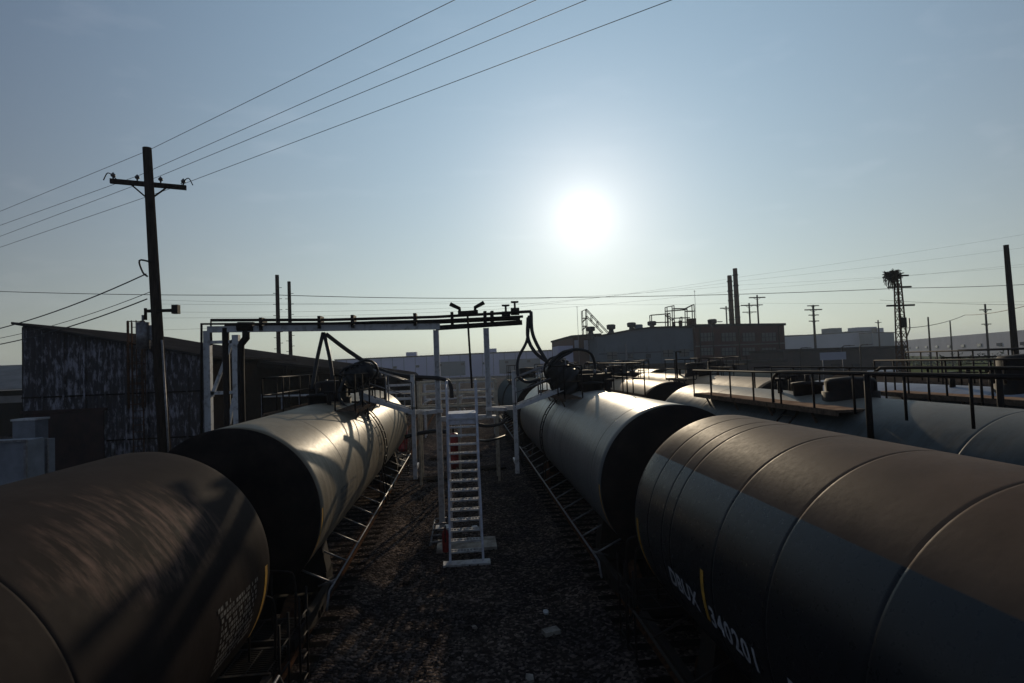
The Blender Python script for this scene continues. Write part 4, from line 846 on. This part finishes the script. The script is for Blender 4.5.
for i, (px, pt, pb) in enumerate(((591, 326.5, 334), (611.5, 324.3, 333), (632, 322.3, 330), (652.5, 321, 328), (713, 319, 327))):
    q = at(px, pt, 121); zb = at(px, pb, 121).z-1.2; v = thing('roof_ventilator', (q.x, 121.5, zb), ['leftmost dark roof ventilator on the annex', 'second dark roof ventilator from the left', 'third dark roof ventilator, above the grey wall', 'fourth dark roof ventilator, left of the scaffolding', 'lone roof ventilator on the brick building'][i], 'ventilator', 'mushroom ventilators on the plant roofs'); H_ = q.z-zb
    w = MB(); w.lathe_z([(0, .95), (H_*.55, .55), (H_*.62, .5), (H_*.68, .95), (H_*.95, 1.0), (H_, .7), (H_, .01)], 16); w.build('stack', mat('vent_dark', (.04, .035, .035), None, .8, 2), v)
    w = MB(); w.box((0, 0, H_*.3), (1.5, 1.5, .1)); w.build('flashing', roofm, v)
t = thing('roof_unit', at(638.5, 329, 121), 'small pale rooftop unit between two ventilators', 'rooftop unit'); w = MB(); w.box((0, 0, .1), (1.5, 1.5, 1.6)); w.build('casing', greyw, t); w = MB(); w.box((0, 0, .95), (1.2, 1.2, .1)); w.build('lid', galv, t)
def lattice_frame(segs, Y, label, name, r=.1, dep=1.2):
    P0 = at(segs[0][0], segs[0][1], Y); t = thing(name, P0, label, 'steel frame'); w = MB()
    for (x0, y0, x1, y1) in segs:
        for dy in (0, dep): w.beam(at(x0, y0, Y)-P0+Vector((0, dy, 0)), at(x1, y1, Y)-P0+Vector((0, dy, 0)), r)
    w.build('side_frame', rusty, t); w = MB()
    for (x0, y0, x1, y1) in segs:
        for X, Z in ((x0, y0), (x1, y1)): q = at(X, Z, Y)-P0; w.beam(q, q+Vector((0, dep, 0)), r*.8)
    w.build('cross_ties', rusty, t)
lattice_frame([(582.5, 311, 583.5, 334), (586.5, 309, 587.5, 334), (582.5, 311, 586.5, 309), (586.5, 309, 609, 333), (587, 316, 603, 332.5), (583, 318, 587, 318), (583, 326, 587, 326), (583, 322, 587, 318), (583, 330, 587, 326), (592, 315.5, 592, 321), (598, 321.5, 598, 327)], 121, 'inclined conveyor frame with small tower above the annex roof', 'conveyor_frame', .14)
lattice_frame([(651.5, 315, 652, 328), (651.5, 315, 670, 313.5), (652, 322.5, 670, 322), (670, 313, 670.5, 328), (667, 307, 667.5, 328), (674, 305.5, 674.5, 328), (667, 307, 674, 305.5), (667, 311, 687, 309.5), (674, 318, 690, 317.5), (687, 308, 687.5, 328), (694, 304.5, 695, 328), (687, 308, 694, 304.5), (687, 311, 695, 311), (674, 322, 690, 322), (674, 308.5, 687, 308.5), (682, 317, 682, 328), (667, 315, 674, 320)], 122, 'open scaffold frames standing on the plant roof near the brick building', 'roof_scaffold', .16)
w = MB(); q = at(692, 320, 122); w.box((0, 0, 1), (1.6, 1.6, 1.9)); w.tube([(-2.6, 0, .2), (-2.6, 0, 1.6)], .35); w.tube([(-4, 0, 0), (-4, 0, 1.2)], .3); o = w.build('rooftop_tank', rusty, None, (0, 0, 0)); o.location = (q.x, 122.5, q.z-1.6); tag(o, 'cluster of small dark tanks inside the roof scaffold', 'tank')
for px, py in ((577, 306), (694.5, 290)):
    q = at(px, py, 124); w = MB(); w.tube([(0, 0, 0), (0, 0, q.z)], .045, 5); w.box((0, 0, q.z*.985), (.5, .05, .05)); o = w.build('antenna_mast', galv, None, (0, 0, 0)); o.location = (q.x, 124, 0); tag(o, 'hair-thin antenna mast '+('left of the annex' if px < 600 else 'above the roof scaffold'), 'antenna')
t, L, a, b = hall(694.5, 784, 326.5, 325.5, 117, 35, 'brick_building', 'dark red brick building with pale window bands below two smokestacks', brick)
for k, (x0, x1) in enumerate(((700, 714), (721, 736), (742, 755), (761, 776))):
    for (yt, yb) in ((333, 341), (348, 355)):
        p0 = at(x0, yt, 117)-t.location; p1 = at(x1, yb, 117)-t.location; w = MB(); w.box(((p0.x+p1.x)/2, -.06, (p0.z+p1.z)/2), (p1.x-p0.x, .14, p0.z-p1.z)); o = w.build('window', pane, t)
        w = MB()
        for j in range(5): w.box((p0.x+(p1.x-p0.x)*j/4, -.15, (p0.z+p1.z)/2), (.1, .06, p0.z-p1.z))
        w.beam((p0.x, -.15, (p0.z+p1.z)/2), (p1.x, -.15, (p0.z+p1.z)/2), .06, .1); w.build('mullions', dkwall, o)
w = MB(); w.box((L/2, -2.2, 1.6), (L*.96, 4, 3.2)); w.build('lean_to', dkwall, t)
for x in (.05, 2.9/6, .93): w = MB(); w.tube([(L*x, -.2, 3.3), (L*x, -.2, b.z)], .12, 6); w.build('downpipe', dkwall, t)
for z in (.36, .66): w = MB(); w.box((L/2, -.06, b.z*z), (L, .12, .25)); w.build('string_course', pane, t)
for px, py, lb in ((728, 275.5, 'shorter left smokestack of the two above the brick building'), (733.5, 268.5, 'taller right smokestack of the two above the brick building')):
    q = at(px, py, 126); t = thing('smokestack', (q.x+(.35), 126, 9), lb, 'smokestack', 'two slim smokestacks'); w = MB(); h_ = q.z-9; w.lathe_z([(0, .62), (h_, .5), (h_, .38), (h_-1, .36)], 18); w.build('flue', rusty, t)
    w = MB()
    for k in range(5): w.lathe_z([(h_*(.3+.15*k), .66), (h_*(.3+.15*k)+.2, .66)], 18)
    w.build('bands', black, t)
t, L, a, b = hall(783, 872, 337, 331.5, 300, 60, 'white_plant', 'far white-clad plant with rooftop units, right of the brick building', whitew)
for px, py, wx, hh in ((836, 328, 7, 9), (843, 333, 4, 5), (856, 331, 9, 5), (867, 327, 12, 9), (877, 328, 8, 8), (795, 335, 10, 2)):
    q = at(px, py, 302); w = MB(); w.box((q.x-t.location.x, 6, q.z-hh/2-1), (wx, 8, hh+2)); w.build('roof_plant', whitew if px > 860 else greyw, t)
t2, L, a, b = hall(872, 894, 333, 333, 290, 40, 'grey_block', 'dark grey cubic block at the right end of the white plant', greyw)
# long receding warehouse at right
a = at(893, 341.3, 400); b = at(1075, 325.5, 150); B = Vector((a.x, a.y, 0)); t = thing('receding_warehouse', B, 'long pale warehouse receding behind the grass field at right', 'warehouse')
w = MB(); d = b-a; pr = Vector((60, 60, 0)); A0 = Vector((0, 0, 0)); D0 = Vector((d.x, d.y, 0)); w.add([A0, D0, D0+Vector((0, 0, b.z)), Vector((0, 0, a.z)), pr, D0+pr, D0+pr+Vector((0, 0, b.z)), pr+Vector((0, 0, a.z))], [(0, 1, 2, 3), (3, 2, 6, 7), (5, 4, 7, 6), (4, 0, 3, 7), (1, 5, 6, 2)]); w.build('wall', whitew, t)
nn = Vector((-d.y, d.x, 0)).normalized(); nn = nn if nn.x < 0 else -nn
for k in range(12):
    f0 = (k+.3)/12; c = D0*f0+nn*.3; w = MB(); w.beam(Vector((c.x, c.y, 5.4)), Vector((c.x, c.y, 5.4))+D0.normalized()*5, .4, 1.2); w.build('window_band', glass, t)
# dark low yard buildings and a wall before the brick building
t, L, a, b = hall(783, 905, 352, 348, 100, 12, 'yard_building', 'low dark yard building in front of the white plant', mat('yard_dark', (.06, .045, .04), (.035, .03, .03), .9, .4))
for k in range(6): w = MB(); w.box((L*(k+.5)/6, -.1, 1.6), (1.6, .2, 2.4)); w.build('doorway', glass, t)
t, L, a, b = hall(560, 785, 370, 362, 95, 3, 'yard_wall', 'low dark brown yard wall before the plant and brick building', mat('yard_dark', (.06, .045, .04)), 'wall')
w = MB(); q = at(833, 356, 70); w.box((0, 0, 0), (3.6, .1, 1.0)); sg = thing('billboard', (q.x, 70, 0), 'small blank pale billboard before the low yard building', 'billboard'); o = w.build('panel', whitew, sg); o.location = (0, 0, q.z)
[MB().tube([(x, .1, 0), (x, .1, q.z+.3)], .06, 6).build('post', galv, sg) for x in (-1.4, 1.4)]
# hedge line on the field
hm = MB(); rr = random.Random(11)
for i in range(2600):
    k = rr.random(); x = 120+k*150; y = 150+k*10+rr.gauss(0, 1.5); z = abs(rr.gauss(0, 1))*1.1; s = rr.uniform(.3, .8); d = [Vector((rr.uniform(-1, 1), rr.uniform(-1, 1), rr.uniform(-1, 1)))*s for _ in range(3)]; c = Vector((x, y, z+.3)); hm.add([c+d[0], c+d[1], c+d[2]], [(0, 1, 2)])
tag(hm.build('hedge', mat('hedge_leaf', (.06, .07, .025), (.03, .04, .015), .9, .5)), 'low scrubby green hedge along the far edge of the grass field', 'hedge', kind='stuff')
# ------------------------------------------------------------------ parked cars
def make_vehicle(m, label, loc, rz, van=False):
    t = thing('parked_car', loc, label, 'car', 'cars parked beyond the tank rows', rz)
    pf = [(-2.2, .35), (-2.25, .75), (-2.1, .95), (-1.7, 1.0), (-1.2, 1.42), (.3, 1.45), (1.05, 1.0), (2.0, .88), (2.2, .7), (2.2, .35)] if not van else [(-2.4, .4), (-2.45, 1.9), (-2.3, 2.05), (1.3, 2.05), (1.9, 1.2), (2.5, 1.05), (2.55, .4)]
    w = MB(); n = len(pf); vs = []
    for (y, s) in ((-.9, 1), (-.84, 1.0), (.84, 1.0), (.9, 1)):
        for x, z in pf: vs.append((x, y*(.82 if z > 1.1 and not van else 1), z if abs(y) > .85 else z+.01))
    w.add(vs, [(i*n+k, i*n+(k+1) % n, (i+1)*n+(k+1) % n, (i+1)*n+k) for i in range(3) for k in range(n)]+[tuple(range(n)), tuple(reversed(range(3*n, 4*n)))]); w.build('body', m, t)
    w = MB(); w.prism([(-1.5, -.80, 1.02), (-1.1, -.77, 1.36), (.25, -.77, 1.38), (.8, -.80, 1.02)] if not van else [(.9, -.915, 1.3), (.9, -.915, 1.85), (1.3, -.915, 1.85), (1.7, -.915, 1.3)], (0, 1.6 if not van else 1.83, 0)); w.build('window', glass, t)
    for x in (-1.4, 1.35):
        for y in (-.82, .82): w = MB(); w.tube([(x, y-.11, .33), (x, y+.11, .33)], .33, 18); o = w.build('wheel', rubber, t); w = MB(); w.tube([(x, y-.12, .33), (x, y+.12, .33)], .19, 12); w.build('rim', galv, o)
    for y in (-.6, .6): w = MB(); w.box((2.19, y, .72), (.06, .3, .14)); w.build('headlight', whitew, t)
cm = [mat('car_white', (.6, .6, .6), (.5, .5, .5), .25, 1), mat('car_black', (.02, .02, .022), None, .2, 1), mat('car_red', (.35, .03, .03), None, .25, 1), mat('car_blue', (.25, .38, .52), None, .35, 1), mat('car_silver', (.35, .36, .38), None, .25, 1, metal=.6)]
for i, (px, Y, m_, rz, van, lb) in enumerate(((988, 52, 1, .1, 0, 'black saloon with red tail parked before the grass field'), (1002, 60, 2, .2, 0, 'red car parked behind the black saloon'), (938, 58, 3, 0, 1, 'pale blue box van parked right of the nest tower'), (918, 62, 0, 0, 0, 'white car parked left of the blue van'), (955, 80, 4, .1, 0, 'silver car on the far road above the blue van'), (1016, 78, 0, .1, 0, 'white car on the far road near the right edge'), (897, 75, 1, 3.1, 0, 'black car parked left of the nest tower'), (880, 82, 0, 3.1, 1, 'white van on the far road left of the nest tower'))):
    q = at(px, 380, Y); make_vehicle(cm[m_], lb, (q.x, Y, .01), rz, van)

# ------------------------------------------------------------------ the air
hb = MB(); hb.box((0, 1100, 24), (3220, 2640, 50)); hz = bpy.data.materials.new('haze_air'); hz.use_nodes = True; t = hz.node_tree
for n_ in list(t.nodes):
    if n_.type == 'BSDF_PRINCIPLED': t.nodes.remove(n_)
v = N(t, 'ShaderNodeVolumePrincipled'); v.inputs['Density'].default_value = .00042; v.inputs['Color'].default_value = (.72, .84, 1, 1); v.inputs['Anisotropy'].default_value = .3
t.links.new(v.outputs[0], [n_ for n_ in t.nodes if n_.type == 'OUTPUT_MATERIAL'][0].inputs['Volume'])
tag(hb.build('haze', hz), 'thin pale haze in the air over the whole yard', 'haze', kind='stuff')
